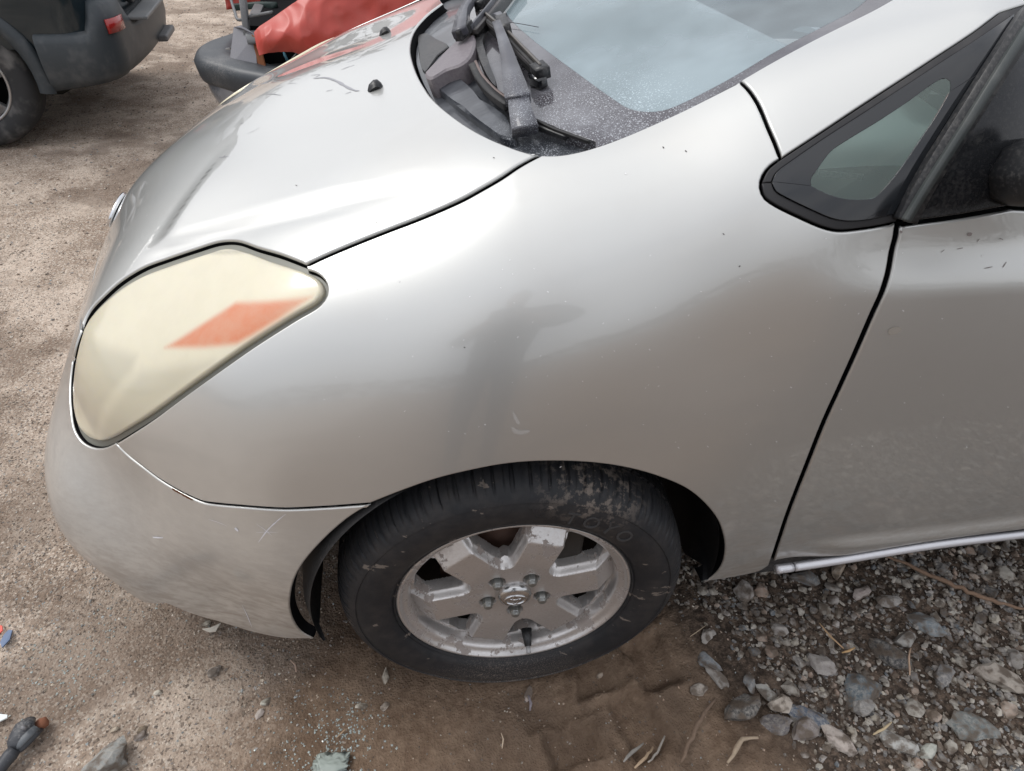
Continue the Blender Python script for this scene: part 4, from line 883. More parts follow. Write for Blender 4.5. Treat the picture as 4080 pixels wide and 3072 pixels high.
# valve stem
vp = wl([(.031, .004, -.150), (.031, -.012, -.155), (.031, -.026, -.160)]); V, F = sweep(vp, circ(14, 1), scales=[.0105, .0085, .0065], refs=(1, 0, 0)); mb = MB(); mb.add(V, F); wp_(mb.build('valve_stem', BLK, None))
V, F = sweep(wl([(.031, -.026, -.160), (.031, -.038, -.1645)]), circ(10, .0042), refs=(1, 0, 0)); wp_(mesh_obj('valve_cap', V, F, mat('valve_cap', (.42, .42, .42), .5, .3)))
mb = MB(); v_, f_ = lathe([(.165, .012), (.1785, .010), (.1795, .000), (.172, .001)], 14, wc, en, math.radians(-90-40-90), math.radians(-90-62-90)); 
# tyre
tp = [(.2000, -.006), (.2035, -.0205), (.2062, -.0265), (.2085, -.0245), (.2120, -.0290), (.2160, -.0325), (.2210, -.0345), (.2350, -.0375), (.2480, -.0385), (.2600, -.0375), (.2675, -.0345), (.2690, -.0362), (.2730, -.0345), (.2800, -.0295), (.2865, -.0230), (.2920, -.0145), (.2965, -.0050), (.3000, .0050), (.3020, .0160), (.3035, .0300), (.3038, .0340), (.2985, .0345), (.2985, .0410), (.3040, .0415), (.3050, .060), (.3055, .0750), (.3, .0755), (.3, .083), (.3055, .0835), (.3050, .110), (.3035, .130), (.3, .148), (.288, .168), (.26, .18), (.205, .165)]
nt_ = 900; tp = np.array(tp); thv = np.linspace(0, 2*PI, nt_, endpoint=False)
Rt = np.repeat(tp[:, 0][None], nt_, 0).copy(); Yt = np.repeat(tp[:, 1][None], nt_, 0).copy()
ph = (thv*66/(2*PI)) % 1; gro = np.where(ph < .12+.10*((np.floor(thv*66/(2*PI)) % 3)/2), 1., 0.); ph2 = (thv*66/(2*PI)+.5) % 1; sip = np.where(ph2 < .10, 1., 0.)
sh = (tp[:, 1] > -.026) & (tp[:, 1] < .031) & (tp[:, 0] > .28)
Rt -= (gro[:, None]*.0038+sip[:, None]*.002)*sh[None]
ctrb = (tp[:, 1] > .04) & (tp[:, 1] < .12); Rt -= (np.where(((thv*90/(2*PI)) % 1) < .18, 1., 0.)[:, None]*.005)*ctrb[None]
tx = Rt*np.cos(thv)[:, None]; tz = Rt*np.sin(thv)[:, None]
bot = tz < -.2985; Yt -= np.where(tz < -.22, (np.clip(-tz-.22, 0, .08)/.08)*.004, 0)*(tp[None, :, 1] < .02); tz = np.maximum(tz, -.2985)
Pt = np.stack([tx, Yt, tz], -1).reshape(-1, 3); k = len(tp); F = []
for i in range(nt_):
    i2 = (i+1) % nt_
    for j in range(k-1): F.append((i*k+j, i2*k+j, i2*k+j+1, i*k+j+1))
def tyre_mat():
    m = mat('tyre_rubber', (.022, .023, .026), .62, spec=.35); n = N(m)
    z = n.axis(2); a = n.noise(40, 6, .65); b = n.noise(500, 3, .7); c_ = n.noise(9, 4, .6)
    dust = n.math('MULTIPLY', n.ramp(n.math('ADD', n.math('MULTIPLY', a, .5), n.math('MULTIPLY', c_, .5)), (.42, .0), (.66, .5)), .15)
    low = n.math('MULTIPLY', n.ramp(z, (.14, 0.), (.03, 1.)), n.ramp(b, (.54, .05), (.60, .8)))
    mp_ = cast(np.array([(2440, 1895)]))[0]; g_ = n.ramp(n.dist(mp_), (.03, 1.), (.14, 0.)); mudp = n.math('MULTIPLY', g_, n.ramp(n.noise(60, 5, .7), (.48, 0.), (.60, .6)))
    marks = n.math('MULTIPLY', n.ramp(n.noise(24, 5, .6, stretch=(1, 1, 2.5)), (.655, 0), (.68, 1)), .55)
    f = n.math('MAXIMUM', n.math('MAXIMUM', dust, low), n.math('MAXIMUM', mudp, marks))
    n.set('Base Color', n.mix(f, (.022, .023, .026), (.30, .25, .21))); n.set('Roughness', n.mixf(f, .55, .9))
    n.bump(n.math('ADD', n.math('MULTIPLY', b, .3), n.math('MULTIPLY', a, .5)), .35, .0015); return m
TY = tyre_mat(); tyre = wp_(mesh_obj('tyre', wl(Pt), F, TY)); ms_ = tyre.modifiers.new('edge', 'EDGE_SPLIT'); ms_.split_angle = math.radians(45)
# raised sidewall lettering
mb = MB(); dg_ = bpy.context.evaluated_depsgraph_get
def letters(txt, a_mid, r, size, dy, step):
    for i, ch in enumerate(txt):
        cu = bpy.data.curves.new('t', 'FONT'); cu.body = ch; cu.size = size; cu.extrude = .0014; cu.offset = 0; cu.align_x = 'CENTER'
        ob = bpy.data.objects.new('t', cu); COL.objects.link(ob); bpy.context.view_layer.update()
        me = ob.evaluated_get(bpy.context.evaluated_depsgraph_get()).to_mesh()
        a = math.radians(a_mid-step*(i-(len(txt)-1)/2)); er = np.array([math.cos(a), 0, math.sin(a)]); et = np.array([math.sin(a), 0, -math.cos(a)])
        V = [wl(er*(r+v.co.y)+et*v.co.x+np.array([0, dy-v.co.z, 0])) for v in me.vertices]; mb.add(V, [tuple(p.vertices) for p in me.polygons])
        ob.evaluated_get(bpy.context.evaluated_depsgraph_get()).to_mesh_clear(); bpy.data.objects.remove(ob); bpy.data.curves.remove(cu)
letters('TOYO', 60, .229, .036, -.0376, 8.2)
wp_(mb.build('sidewall_lettering', mat('letter_rubber', (.055, .055, .057), .6), None, False))
mb = MB()
for i in range(6):
    a = math.radians(88-i*1.5); e1_ = np.array([math.cos(a), 0, math.sin(a)]); a2 = a-.05; e2_ = np.array([math.cos(a2), 0, math.sin(a2)])
    mb.add(*sweep(wl([e2_*.236+np.array([0, -.0378, 0]), e1_*.258+np.array([0, -.0378, 0])]), rbox(.0018, .0016)))
wp_(mb.build('sidewall_ribs', TY, None, False))
# brake disc, hub, liner of the wheel well
DISC = mat('rusty_disc', (.10, .055, .04), .6, .4)
V, F = lathe([(.0, .035), (.07, .035), (.072, .045), (.128, .045), (.128, .068), (.07, .07)], 60, wc, en); toCar(mesh_obj('brake_disc', V, F, DISC))
mb = MB(); mb.add(*box(wl((.085, .06, .075)), (.07, .09, .12), R=WM)); toCar(mb.build('brake_caliper', mat('caliper', (.04, .035, .03), .6, .3), None, True, .01))
LIN = plastic('wheel_liner', (.012, .012, .013), .6, .06)
V, F = lathe([(.352, -.002), (.365, .03), (.372, .10), (.372, .30), (.30, .34), (.10, .345)], 64, (.012, .012, .305), (0, 1, 0), math.radians(-15), math.radians(195))
# keep the liner above the sill line
V = [(v[0], v[1], max(v[2], (.275 if v[0] > 0 else .24) if v[1] < .06 else .20)) for v in V]
lin = toCar(mesh_obj('wheel_liner', V, F, LIN))
# far front wheel, simple, keeps the car standing
V, F = lathe([(.0, .0), (.19, .0), (.205, -.01), (.26, -.02), (.30, 0), (.305, .03), (.305, .14), (.29, .17), (.0, .17)], 48, (0, 1.55, .303), (0, 1, 0)); toCar(mesh_obj('wheel', V, F, RUB))
# ------------------------------------------------------------------ dark SUV behind, to the left
SUVP = mat('suv_paint', (.012, .024, .032), .30, .3, coat=.8, coat_r=.06)
_n = N(SUVP); _f = _n.ramp(_n.noise(4, 4, .6), (.4, .0), (.7, .3)); _n.set('Base Color', _n.mix(_f, (.010, .022, .030), (.03, .042, .048))); _n.set('Roughness', _n.mixf(_f, .28, .6))
SUVB = plastic('suv_bumper', (.042, .051, .058), .45, .10, 14)
RED = mat('reflector_red', (.35, .02, .018), .2, coat=.5)
TH_ = math.radians(5); SS = .88
suv = empty('suv', (-1.40, 3.14, 0), 'dark suv with grey plastic rear bumper parked at the upper left', 'suv', rz=0)
def sv(P):
    """suv coordinates: a forward (towards -X), b across (away), c up"""
    P = np.asarray(P, float).reshape(-1, 3); f = np.array([-math.cos(TH_), -math.sin(TH_)*.6, 0]); s = np.array([-math.sin(TH_), math.cos(TH_), 0])
    f = np.array([-math.cos(TH_), -math.sin(TH_), 0])
    return SS*(P[:, :1]*f+P[:, 1:2]*s+P[:, 2:]*np.array([0, 0, 1.]))
def sp_(o): o.parent = suv; return o
def plan(e, n=60, W_=1.80, R_=.22, bow=.10, fl=.46):
    """rear plan outline, inset by e: from the near side forward, round the back, to the far side"""
    P = []
    for t in np.linspace(fl, R_+.06, 8): P.append((t, e))
    for a in np.linspace(0, PI/2, 12)[1:]: P.append((R_+.06-(R_+.06-e-.055)*math.sin(a), e+(R_-e*.2)*(1-math.cos(a))))
    x0 = P[-1][0]
    for v in np.linspace(R_+.02, W_/2, 12)[1:]: P.append((x0-bow*(1-((W_/2-v)/(W_/2-R_))**2)*.6, v))
    P = P+[(a, W_-b) for a, b in P[::-1][1:]]; return P
def loft(rows, zs, name, m, parent, conv, closed=False):
    V = []; F = []; n = len(rows[0])
    for r, z in zip(rows, zs):
        for i, (a, b) in enumerate(r): V.append(conv((a, b, z(i/(n-1)) if callable(z) else z))[0])
    for k in range(len(rows)-1):
        for i in range(n-1): F.append((k*n+i, k*n+i+1, (k+1)*n+i+1, (k+1)*n+i))
    return parent(mesh_obj(name, V, F, m))
nn_ = len(plan(0))
hz = lambda lo, hi: (lambda t: lo)
def corner(t): return 1-sstep(np.array(t), .36, .41) if t < .5 else sstep(np.array(t), .59, .64)
zt = lambda base, up: (lambda t: float(base+up*((sstep(np.array(t), .17, .215)*(1-sstep(np.array(t), .325, .36))) if t < .5 else (sstep(np.array(1-t), .17, .215)*(1-sstep(np.array(1-t), .325, .36))))))
rows = [plan(.10), plan(.035), plan(.012), plan(.0), plan(.002), plan(.015), plan(.05), plan(.09)]
zs = [lambda t: .30+.05*math.sin(PI*t), lambda t: .305+.06*math.sin(PI*t), lambda t: .36+.03*math.sin(PI*t), .44, zt(.55, .06), zt(.585, .135), zt(.60, .15), zt(.602, .15)]
loft(rows, zs, 'bumper', SUVB, sp_, sv)
# reflectors set in the raised bumper corners
for k, (t0, t1) in enumerate(((.232, .315), (.685, .768))):
    P = plan(-.002); q = np.array(P); d = np.linspace(0, 1, len(P)); tt = np.linspace(t0, t1, 10); a = np.interp(tt, d, q[:, 0]); b = np.interp(tt, d, q[:, 1]); V = []; F = []
    for i in range(10): V += [sv((a[i]-.004, b[i]-.004, .585))[0], sv((a[i]-.002, b[i]-.002, .655))[0]]
    for i in range(9): F.append((2*i, 2*i+2, 2*i+3, 2*i+1))
    o = mesh_obj('reflector', V, F, RED); m_ = o.modifiers.new('s', 'SOLIDIFY'); m_.thickness = .01; m_.offset = 0; sp_(o)
# body: sides and tailgate above the bumper, with shoulder, windows and roof
bodyrows = []; bz = []
for e, z in ((.05, .52), (.03, .66), (.02, .80), (.018, .95), (.04, 1.05), (.055, 1.08), (.12, 1.30), (.20, 1.52), (.30, 1.60), (.50, 1.64)):
    P = [(a+(max(0, z-1.05)*.45 if a < .35 else 0)+.05, b) for a, b in plan(e, fl=.46)]; P = [(4.1, e)]+[(.96, e)]+P+[(.96, 1.8-e), (4.1, 1.8-e)]; bodyrows.append(P); bz.append(z)
V = []; F = []; n = len(bodyrows[0])
for r, z in zip(bodyrows, bz):
    for a, b in r: V.append(sv((a, b, z))[0])
for kx in range(len(bodyrows)-1):
    for i in range(n-1): F.append((kx*n+i, kx*n+i+1, (kx+1)*n+i+1, (kx+1)*n+i))
F.append(tuple(range((len(bodyrows)-1)*n, len(bodyrows)*n)))
sp_(mesh_obj('body', V, F, SUVP))
# wheel arch: quarter panel lower part, black cladding, wheel
mb = MB(); 
ac = (.93, .0, .36); V = []; F = []; m = 26
for i in range(m+1):
    a = math.radians(-8+196*i/m)
    for (R_, b, dz) in ((.40, .07, 0), (.405, .012, 0), (.44, .006, 0), (.475, .022, 0), (.48, .04, 0)): V.append(sv((ac[0]-R_*math.cos(a)*1.0, b, ac[2]+R_*math.sin(a)))[0])
for i in range(m):
    for j in range(4): F.append((i*5+j, i*5+j+1, (i+1)*5+j+1, (i+1)*5+j))
sp_(mesh_obj('wheel_arch_trim', V, F, SUVB))
mb = MB(); mb.add(*box(sv((2.45, .10, .42))[0], (1.7, .14, .21), rz=TH_)); sp_(mb.build('rocker_trim', SUVB, None, False))
mb = MB(); mb.add(*box(sv((2.0, .90, .46))[0], (2.3, 1.25, .2), rz=TH_)); mb.add(*box(sv((.45, .9, .38))[0], (.36, 1.0, .16), rz=TH_)); sp_(mb.build('underbody', DARK, None, False))
sf = -sv((1, 0, 0))[0]; sb = sv((0, 1, 0))[0]
sw_ = sp_(empty('wheel'))
wcs = sv((.91, .045, .355))[0]
TP2 = [(r*.88, o*.88) for r, o in [(.225, .03), (.235, .005), (.25, -.008), (.29, -.018), (.325, -.010), (.345, .012), (.355, .035), (.357, .10), (.355, .17), (.34, .20), (.30, .22), (.22, .21)]]
V, F = lathe(TP2, 96, wcs, sb)
# tread blocks
V = np.array(V); o = mesh_obj('tyre', V, F, plastic('suv_tyre', (.030, .031, .033), .75, .3, 9)); o.parent = sw_
V, F = lathe([(.204, .012), (.199, .004), (.189, .012), (.180, .045), (.176, .12)], 72, wcs, sb); mb = MB(); mb.add(V, F)
for k in range(5):
    a = 2*PI*k/5+.35; _, r1, u1 = frame(sb, (0, 0, 1)); d = r1*math.cos(a)+u1*math.sin(a); mb.add(*sweep([wcs+d*.0+sb*.03, wcs+d*.11+sb*.02, wcs+d*.185+sb*.03], rbox(1, .03, .3), scales=[(.075, 1), (.06, 1), (.085, 1)], refs=sb))
V, F = lathe([(.0, .018), (.045, .020), (.065, .028), (.07, .05)], 30, wcs, sb); mb.add(V, F)
o = mb.build('rim', mat('suv_alloy', (.42, .42, .42), .35, .8), None); o.parent = sw_
mb = MB(); mb.add(*lathe([(.0, .16), (.30, .16)], 40, wcs, sb)); o = mb.build('hub_back', DARK, None); o.parent = sw_
w2_ = sp_(empty('wheel')); V, F = lathe([(r, -o) for r, o in TP2]+[(0, -.1)], 60, sv((.91, 1.755, .355))[0], sb); o = mesh_obj('tyre', V, F, RUB); o.parent = w2_
# tailgate trim: pale ledge above the plate recess, plate lamp bar, tow-bar and exhaust
def tail(a, b, c, s, nm, m, bev=.008): mb = MB(); mb.add(*box(sv((a, b, c))[0], s, rz=TH_)); return sp_(mb.build(nm, m, None, False, bev))
tail(.045, .90, .835, (.05, .82, .035), 'tailgate_ledge', mat('ledge_grey', (.20, .21, .22), .4), .012)
tail(.062, .90, .73, (.03, .50, .15), 'plate_recess', BLK)
tail(.0, 1.02, .605, (.10, 1.10, .018), 'bumper_step', plastic('step_pad', (.16, .17, .175), .5, .3), .006)
tail(-.015, 1.02, .40, (.06, .30, .035), 'tow_cover', plastic('tow_plastic', (.12, .125, .13), .5, .3), .01)
V, F = lathe([(.028, 0), (.033, 0), (.033, .16), (.028, .16)], 20, sv((.05, 1.36, .36))[0], sf*-1.); sp_(mesh_obj('exhaust_pipe', V, F, mat('exhaust', (.25, .24, .22), .35, .8)))
V, F = sweep([sv((.55, .35, .30))[0], sv((.5, .9, .27))[0], sv((.45, 1.3, .3))[0]], circ(14, .085)); sp_(mesh_obj('silencer', V, F, mat('silencer', (.03, .03, .028), .7, .3)))
GLS = mat('suv_window', (.006, .007, .009), .04, coat=.5)
for (a0, a1) in ((.62, 1.25), (1.35, 2.15), (2.22, 3.0)):
    V = [sv((a0+.1, .085, 1.12))[0], sv((a1, .085, 1.12))[0], sv((a1, .20, 1.50))[0], sv((a0+.25, .20, 1.50))[0]]
    o = mesh_obj('window', [v-sb*.012 for v in V], [(0, 1, 2, 3)], GLS, None, False); sp_(o)
V = [sv((.045, .28, 1.12))[0], sv((.045, 1.52, 1.12))[0], sv((.235, 1.48, 1.50))[0], sv((.235, .32, 1.50))[0]]; sp_(mesh_obj('rear_window', [v+sf*.045 for v in V], [(0, 1, 2, 3)], GLS, None, False))
# ------------------------------------------------------------------ wrecked red car behind
red = empty('wrecked_car', (-.6, 2.95, 0), 'crumpled red car with torn off nose and hanging dark bumper', 'wrecked car')
R0_ = np.array(red.location)
def rp(o): o.parent = red; o.matrix_parent_inverse = Matrix.Translation(tuple(-R0_)); return o
RP = mat('red_paint', (.48, .060, .042), .5, coat=.18, coat_r=.3); _n = N(RP); _f = _n.ramp(_n.noise(7, 5, .6), (.45, 0), (.75, .45)); _n.set('Base Color', _n.mix(_f, (.46, .062, .045), (.44, .15, .12))); _n.set('Roughness', _n.mixf(_f, .5, .7))
# bumper shell: path in plan (behind-left, left extreme, towards the viewer, right)
bp = catmull([(-.66, 3.62, 0), (-.86, 3.42, 0), (-1.00, 3.17, 0), (-1.035, 3.00, 0), (-.99, 2.84, 0), (-.86, 2.70, 0), (-.70, 2.59, 0), (-.50, 2.50, 0), (-.25, 2.44, 0)], .03)
sec = [(-.12, .090), (-.05, .096), (-.008, .094), (.012, .084), (.026, .060), (.022, .030), (.016, .0), (.010, -.016), (-.02, -.026), (-.05, -.02)]
V = []; F = []; n = len(sec)
for i, p in enumerate(bp):
    T = bp[min(i+1, len(bp)-1)]-bp[max(i-1, 0)]; T /= np.linalg.norm(T); o_ = np.array([T[1], -T[0], 0]); o_ = -o_ if (p+o_*.1-np.array([-.3, 3.1, 0]))@o_ < 0 else o_
    t = i/(len(bp)-1); wob = .006*math.sin(17*t)+.004*math.sin(41*t); wide = 1+.9*math.exp(-((t-.42)/.2)**2)
    for a, b in sec: V.append(p+o_*(a*(wide if a < -.02 else 1)+wob)+np.array([0, 0, .42+b-.03*t]))
for i in range(len(bp)-1):
    for j in range(n-1): F.append((i*n+j, i*n+j+1, (i+1)*n+j+1, (i+1)*n+j))
o = mesh_obj('bumper', V, F, plastic('wreck_bumper', (.045, .052, .060), .45, .3)); ms_ = o.modifiers.new('s', 'SOLIDIFY'); ms_.thickness = .006; rp(o)
# lower lamp surround, silvery, tapering to a broken corner
V = []; F = []; rowsn = 7
path2 = bp[int(len(bp)*.36):int(len(bp)*.86)]
for i, p in enumerate(path2):
    t = i/(len(path2)-1); T = path2[min(i+1, len(path2)-1)]-path2[max(i-1, 0)]; T /= np.linalg.norm(T); o_ = np.array([T[1], -T[0], 0]); o_ = -o_ if (p-np.array([-.3, 3.1, 0]))@o_ < 0 else o_
    for j in range(rowsn):
        v = j/(rowsn-1); z = .415-.02*t-v*(.22+.10*t); V.append(p+o_*(.0-.10*v**1.3+.02*math.sin(PI*v))+np.array([0, 0, z]))
for i in range(len(path2)-1):
    for j in range(rowsn-1): F.append((i*rowsn+j, i*rowsn+j+1, (i+1)*rowsn+j+1, (i+1)*rowsn+j))
o = mesh_obj('fog_lamp_surround', V, F, mat('clear_plastic', (.34, .37, .42), .12, .6, coat=.7)); rp(o)
q = np.array([-.845, 2.70, .27]); V, F = lathe([(.0, -.02), (.04, -.016), (.06, .0), (.07, .03)], 28, q, (.5, .8, .15)); rp(mesh_obj('fog_lamp', V, F, mat('fog_lamp', (.12, .13, .13), .2, coat=.8)))
# crumpled sheets
def crumple(name, f, nu, nv, amp, seed, m, freq=3.2):
    V = []; F = []; r_ = np.random.default_rng(int(seed*10)); ks = r_.normal(0, 1, (7, 3))*np.array([9, 5, 9])[None]*freq/3.2; phs = r_.uniform(0, 6, 7)
    for i in range(nu):
        for j in range(nv):
            p = np.array(f(i/(nu-1), j/(nv-1))); d = 0
            s = Vector((p[0]*freq+seed, p[1]*freq, p[2]*freq))
            for o_, w in ((1, 1), (2.1, .6), (4.4, .30)): d += w*(1-3*abs(mnoise.noise(s*o_)))
            tw = p@ks.T+phs+1.2*np.array(mnoise.noise_vector(s*.6))[0]; d = .55*d+.9*float(np.mean(np.abs(((tw/PI) % 2)-1)*2-1))*1.6
            q = mnoise.noise_vector(s*.8); V.append(p+np.array([q[0]*.4, -1, q[2]*.4])*d*amp)
    for i in range(nu-1):
        for j in range(nv-1): F.append((i*nv+j, i*nv+j+1, (i+1)*nv+j+1, (i+1)*nv+j))
    o = mesh_obj(name, V, F, m); s = o.modifiers.new('s', 'SOLIDIFY'); s.thickness = .004; rp(o); return o
LOWP = [(1036, 224), (1070, 208), (1110, 203), (1170, 204), (1215, 222), (1260, 250), (1400, 330), (1700, 500), (2100, 700), (2600, 900)]
UPP = [(1018, 132), (1040, 108), (1075, 84), (1130, 44), (1180, 8), (1240, -40), (1400, -150), (1700, -300), (2100, -420), (2600, -500)]
LOW3 = np.array([at(x, y, Y=2.44) for x, y in LOWP]); UP3 = np.array([at(x, y, Y=2.50) for x, y in UPP]); UP3[:, 2] = np.minimum(UP3[:, 2], 1.02)
LOW3[:, 2] = np.maximum(LOW3[:, 2], .30)
def fen(u, v):
    t = np.linspace(0, 1, len(LOWP))**1.0; a = np.array([np.interp(u, t, LOW3[:, i]) for i in range(3)]); b = np.array([np.interp(u, t, UP3[:, i]) for i in range(3)])
    return a+(b-a)*v+np.array([0, -.05*math.sin(PI*v)*min(1, u*6), 0])
crumple('fender', fen, 170, 60, .034, 3.7, RP, 3.0)
def hd(u, v): x = -.46+2.0*u; return (x-.12*v, 2.62+.95*v, 1.00+.10*math.sin(3*v)+.02*u-.30*(1-sstep(np.array(u), 0, .22)))
crumple('hood', hd, 100, 60, .055, 9.1, RP, 3.0)
def fl(u, v): return (-.99+.30*u, 3.60+.22*u, .56+.34*v)
crumple('fender', fl, 30, 20, .03, 5.2, RP, 4)
def low(u, v): return (-.36+1.9*u, 2.55+.02*u, .20+.33*v)
crumple('door_panel', low, 50, 20, .015, 2.2, RP, 3)
mb = MB(); mb.add(*box((.45, 3.28, .55), (1.9, 1.25, .62))); mb.add(*box((-.62, 3.25, .42), (.35, .75, .40))); rp(mb.build('engine_bay', DARK, None, False))
GREYM = plastic('support_grey', (.15, .155, .16), .5, .25)
def bar_(pts, w, h, nm, m, ref=(0, 0, 1)): V, F = sweep(pts, rbox(w, h, .2), refs=ref); return rp(mesh_obj(nm, V, F, m))
bar_([(-.80, 2.86, .42), (-.78, 2.86, .58), (-.765, 2.88, .80)], .028, .05, 'radiator_support', GREYM, (0, 1, 0))
bar_([(-.78, 3.35, .62), (-.78, 2.95, .60), (-.74, 2.75, .58)], .05, .02, 'radiator_support', GREYM)
bar_([(-.92, 3.42, .60), (-.80, 3.40, .615), (-.70, 3.3, .63)], .045, .03, 'headlight_bracket', mat('bracket_green', (.03, .05, .045), .5))
bar_([(-.72, 2.60, .475), (-.58, 2.53, .455), (-.40, 2.48, .44)], .012, .014, 'trim_strip', plastic('trim_bright', (.22, .23, .24), .4, .2))
bar_([(-.74, 2.63, .46), (-.60, 2.56, .44), (-.42, 2.5, .43)], .010, .010, 'trim_strip', GREYM)
V = [(-.88, 2.80, .46), (-.745, 2.72, .45), (-.735, 2.80, .60), (-.84, 2.90, .61), (-.80, 2.84, .62)]; o = mesh_obj('air_duct', V, [(0, 1, 2, 3), (3, 2, 4)], plastic('duct_grey', (.20, .20, .22), .4, .2), None, False); s = o.modifiers.new('s', 'SOLIDIFY'); s.thickness = .012; rp(o)
V = [(-.74, 2.74, .47), (-.70, 2.70, .48), (-.715, 2.74, .58), (-.75, 2.80, .60)]; o = mesh_obj('rusty_bracket', V, [(0, 1, 2, 3)], mat('rust_orange', (.20, .07, .025), .8), None, False); s = o.modifiers.new('s', 'SOLIDIFY'); s.thickness = .006; rp(o)
_rr = random.Random(5)
for k in range(16):
    t = _rr.random(); q = np.array((-.90+.42*t+_rr.uniform(-.05, .05), 3.05-.42*t+_rr.uniform(-.06, .12), .47+_rr.uniform(-.03, .12))); a_ = _rr.uniform(0, PI); d_ = np.array((math.cos(a_), math.sin(a_)*.6, _rr.uniform(-.5, .9))); L_ = _rr.uniform(.04, .11)
    V, F = sweep([q, q+d_*L_*.5+np.array((0, .01, .01)), q+d_*L_], rbox(_rr.uniform(.008, .035), _rr.uniform(.005, .014), .2), scales=[1, 1.2, .5]); rp(mesh_obj('broken_bracket', V, F, _rr.choice([GREYM, BLK, DARK, SUVB, RIMG]) if False else [GREYM, BLK, BLK, SUVB][k % 4]))
P = catmull([(-.90, 3.25, .72), (-.86, 3.1, .64), (-.82, 2.95, .63), (-.74, 2.85, .665), (-.64, 2.8, .69)], .02); V, F = sweep(P, circ(8, .007)); rp(mesh_obj('cable', V, F, GREYM))
P = catmull([(-.60, 2.62, .50), (-.585, 2.6, .54), (-.60, 2.62, .58), (-.57, 2.62, .60)], .02); V, F = sweep(P, circ(8, .006)); rp(mesh_obj('cable', V, F, mat('blue_wire', (.05, .16, .22), .4)))
bm = bmesh.new(); bmesh.ops.create_uvsphere(bm, u_segments=24, v_segments=14, radius=1)
for v in bm.verts: v.co = (-.50+.05*v.co.x, 2.60+.03*v.co.y, .505+.026*v.co.z)
me = bpy.data.meshes.new('bulb_housing'); bm.to_mesh(me); bm.free(); me.materials.append(mat('aged_plastic', (.35, .33, .25), .5)); o = bpy.data.objects.new('bulb_housing', me); COL.objects.link(o); rp(o)
bm = bmesh.new(); bmesh.ops.create_uvsphere(bm, u_segments=24, v_segments=14, radius=1)
for v in bm.verts: v.co = (-.90+.035*v.co.x, 2.98+.035*v.co.y, .475+.03*v.co.z)
me = bpy.data.meshes.new('lamp_reflector'); bm.to_mesh(me); bm.free(); me.polygons.foreach_set('use_smooth', [True]*len(me.polygons)); me.materials.append(mat('lamp_reflector', (.12, .11, .10), .15, .8)); o = bpy.data.objects.new('lamp_reflector', me); COL.objects.link(o); rp(o)
for c in ((.35, 3.9), (1.6, 2.72)):
    V, F = lathe([(0, -.01), (.19, -.01), (.21, -.02), (.29, -.01), (.31, .03), (.31, .16), (.0, .18)], 40, (c[0], c[1]-.1, .305), (0, 1, 0)); rp(mesh_obj('wheel', V, F, RUB))
# ------------------------------------------------------------------ stones, gravel, glass crumbs, twigs
def rock(seed, sub=1, flat=.6, jag=.35):
    r = random.Random(seed); bm = bmesh.new(); bmesh.ops.create_icosphere(bm, subdivisions=sub, radius=1)
    pl = [(Vector((r.gauss(0, 1), r.gauss(0, 1), r.gauss(0, 1))).normalized(), r.uniform(.50, .85)) for _ in range(9)]
    for v in bm.verts:
        for n_, d in pl:
            k = v.co.dot(n_)
            if k > d: v.co -= n_*(k-d)
        v.co *= 1+r.uniform(-jag, jag)*.25
        v.co.z *= flat; v.co.x *= 1.25
    V = np.array([v.co[:] for v in bm.verts]); F = [tuple(v.index for v in f.verts) for f in bm.faces]; bm.free(); return V, F
LO = [rock(i, 0 if False else 1, random.uniform(.45, .8)) for i in range(10)]
OC = []
for i in range(8):
    v = np.array([(1, 0, 0), (-1, 0, 0), (0, 1, 0), (0, -1, 0), (0, 0, 1), (0, 0, -1)], float)*np.random.default_rng(i).uniform(.6, 1.25, (6, 1))+np.random.default_rng(i+50).normal(0, .15, (6, 3))
    OC.append((v*np.array([1.1, .9, .65]), [(0, 2, 4), (2, 1, 4), (1, 3, 4), (3, 0, 4), (2, 0, 5), (1, 2, 5), (3, 1, 5), (0, 3, 5)]))
def stone_mat(name, rough=.85):
    m = mat(name, (.4, .38, .35), rough, spec=.3); n = N(m); c = n.attr(); f = n.noise(160, 5, .7); g2 = n.noise(40, 4, .6)
    c2 = n.mix(n.ramp(f, (.35, .0), (.7, .45)), c, (.62, .58, .52)); c2 = n.mix(n.ramp(g2, (.42, .0), (.60, .85)), c2, (.11, .083, .062)); n.set('Base Color', c2); n.bump(f, .5, .003); return m
SM = stone_mat('stone')
PAL = [(.42, .39, .34), (.34, .31, .27), (.50, .46, .40), (.28, .26, .24), (.22, .21, .205), (.155, .15, .15), (.095, .095, .10), (.40, .31, .25), (.30, .21, .16), (.12, .14, .16), (.48, .43, .35), (.36, .33, .31)]
PAL = [np.array(c)*.92 for c in PAL]
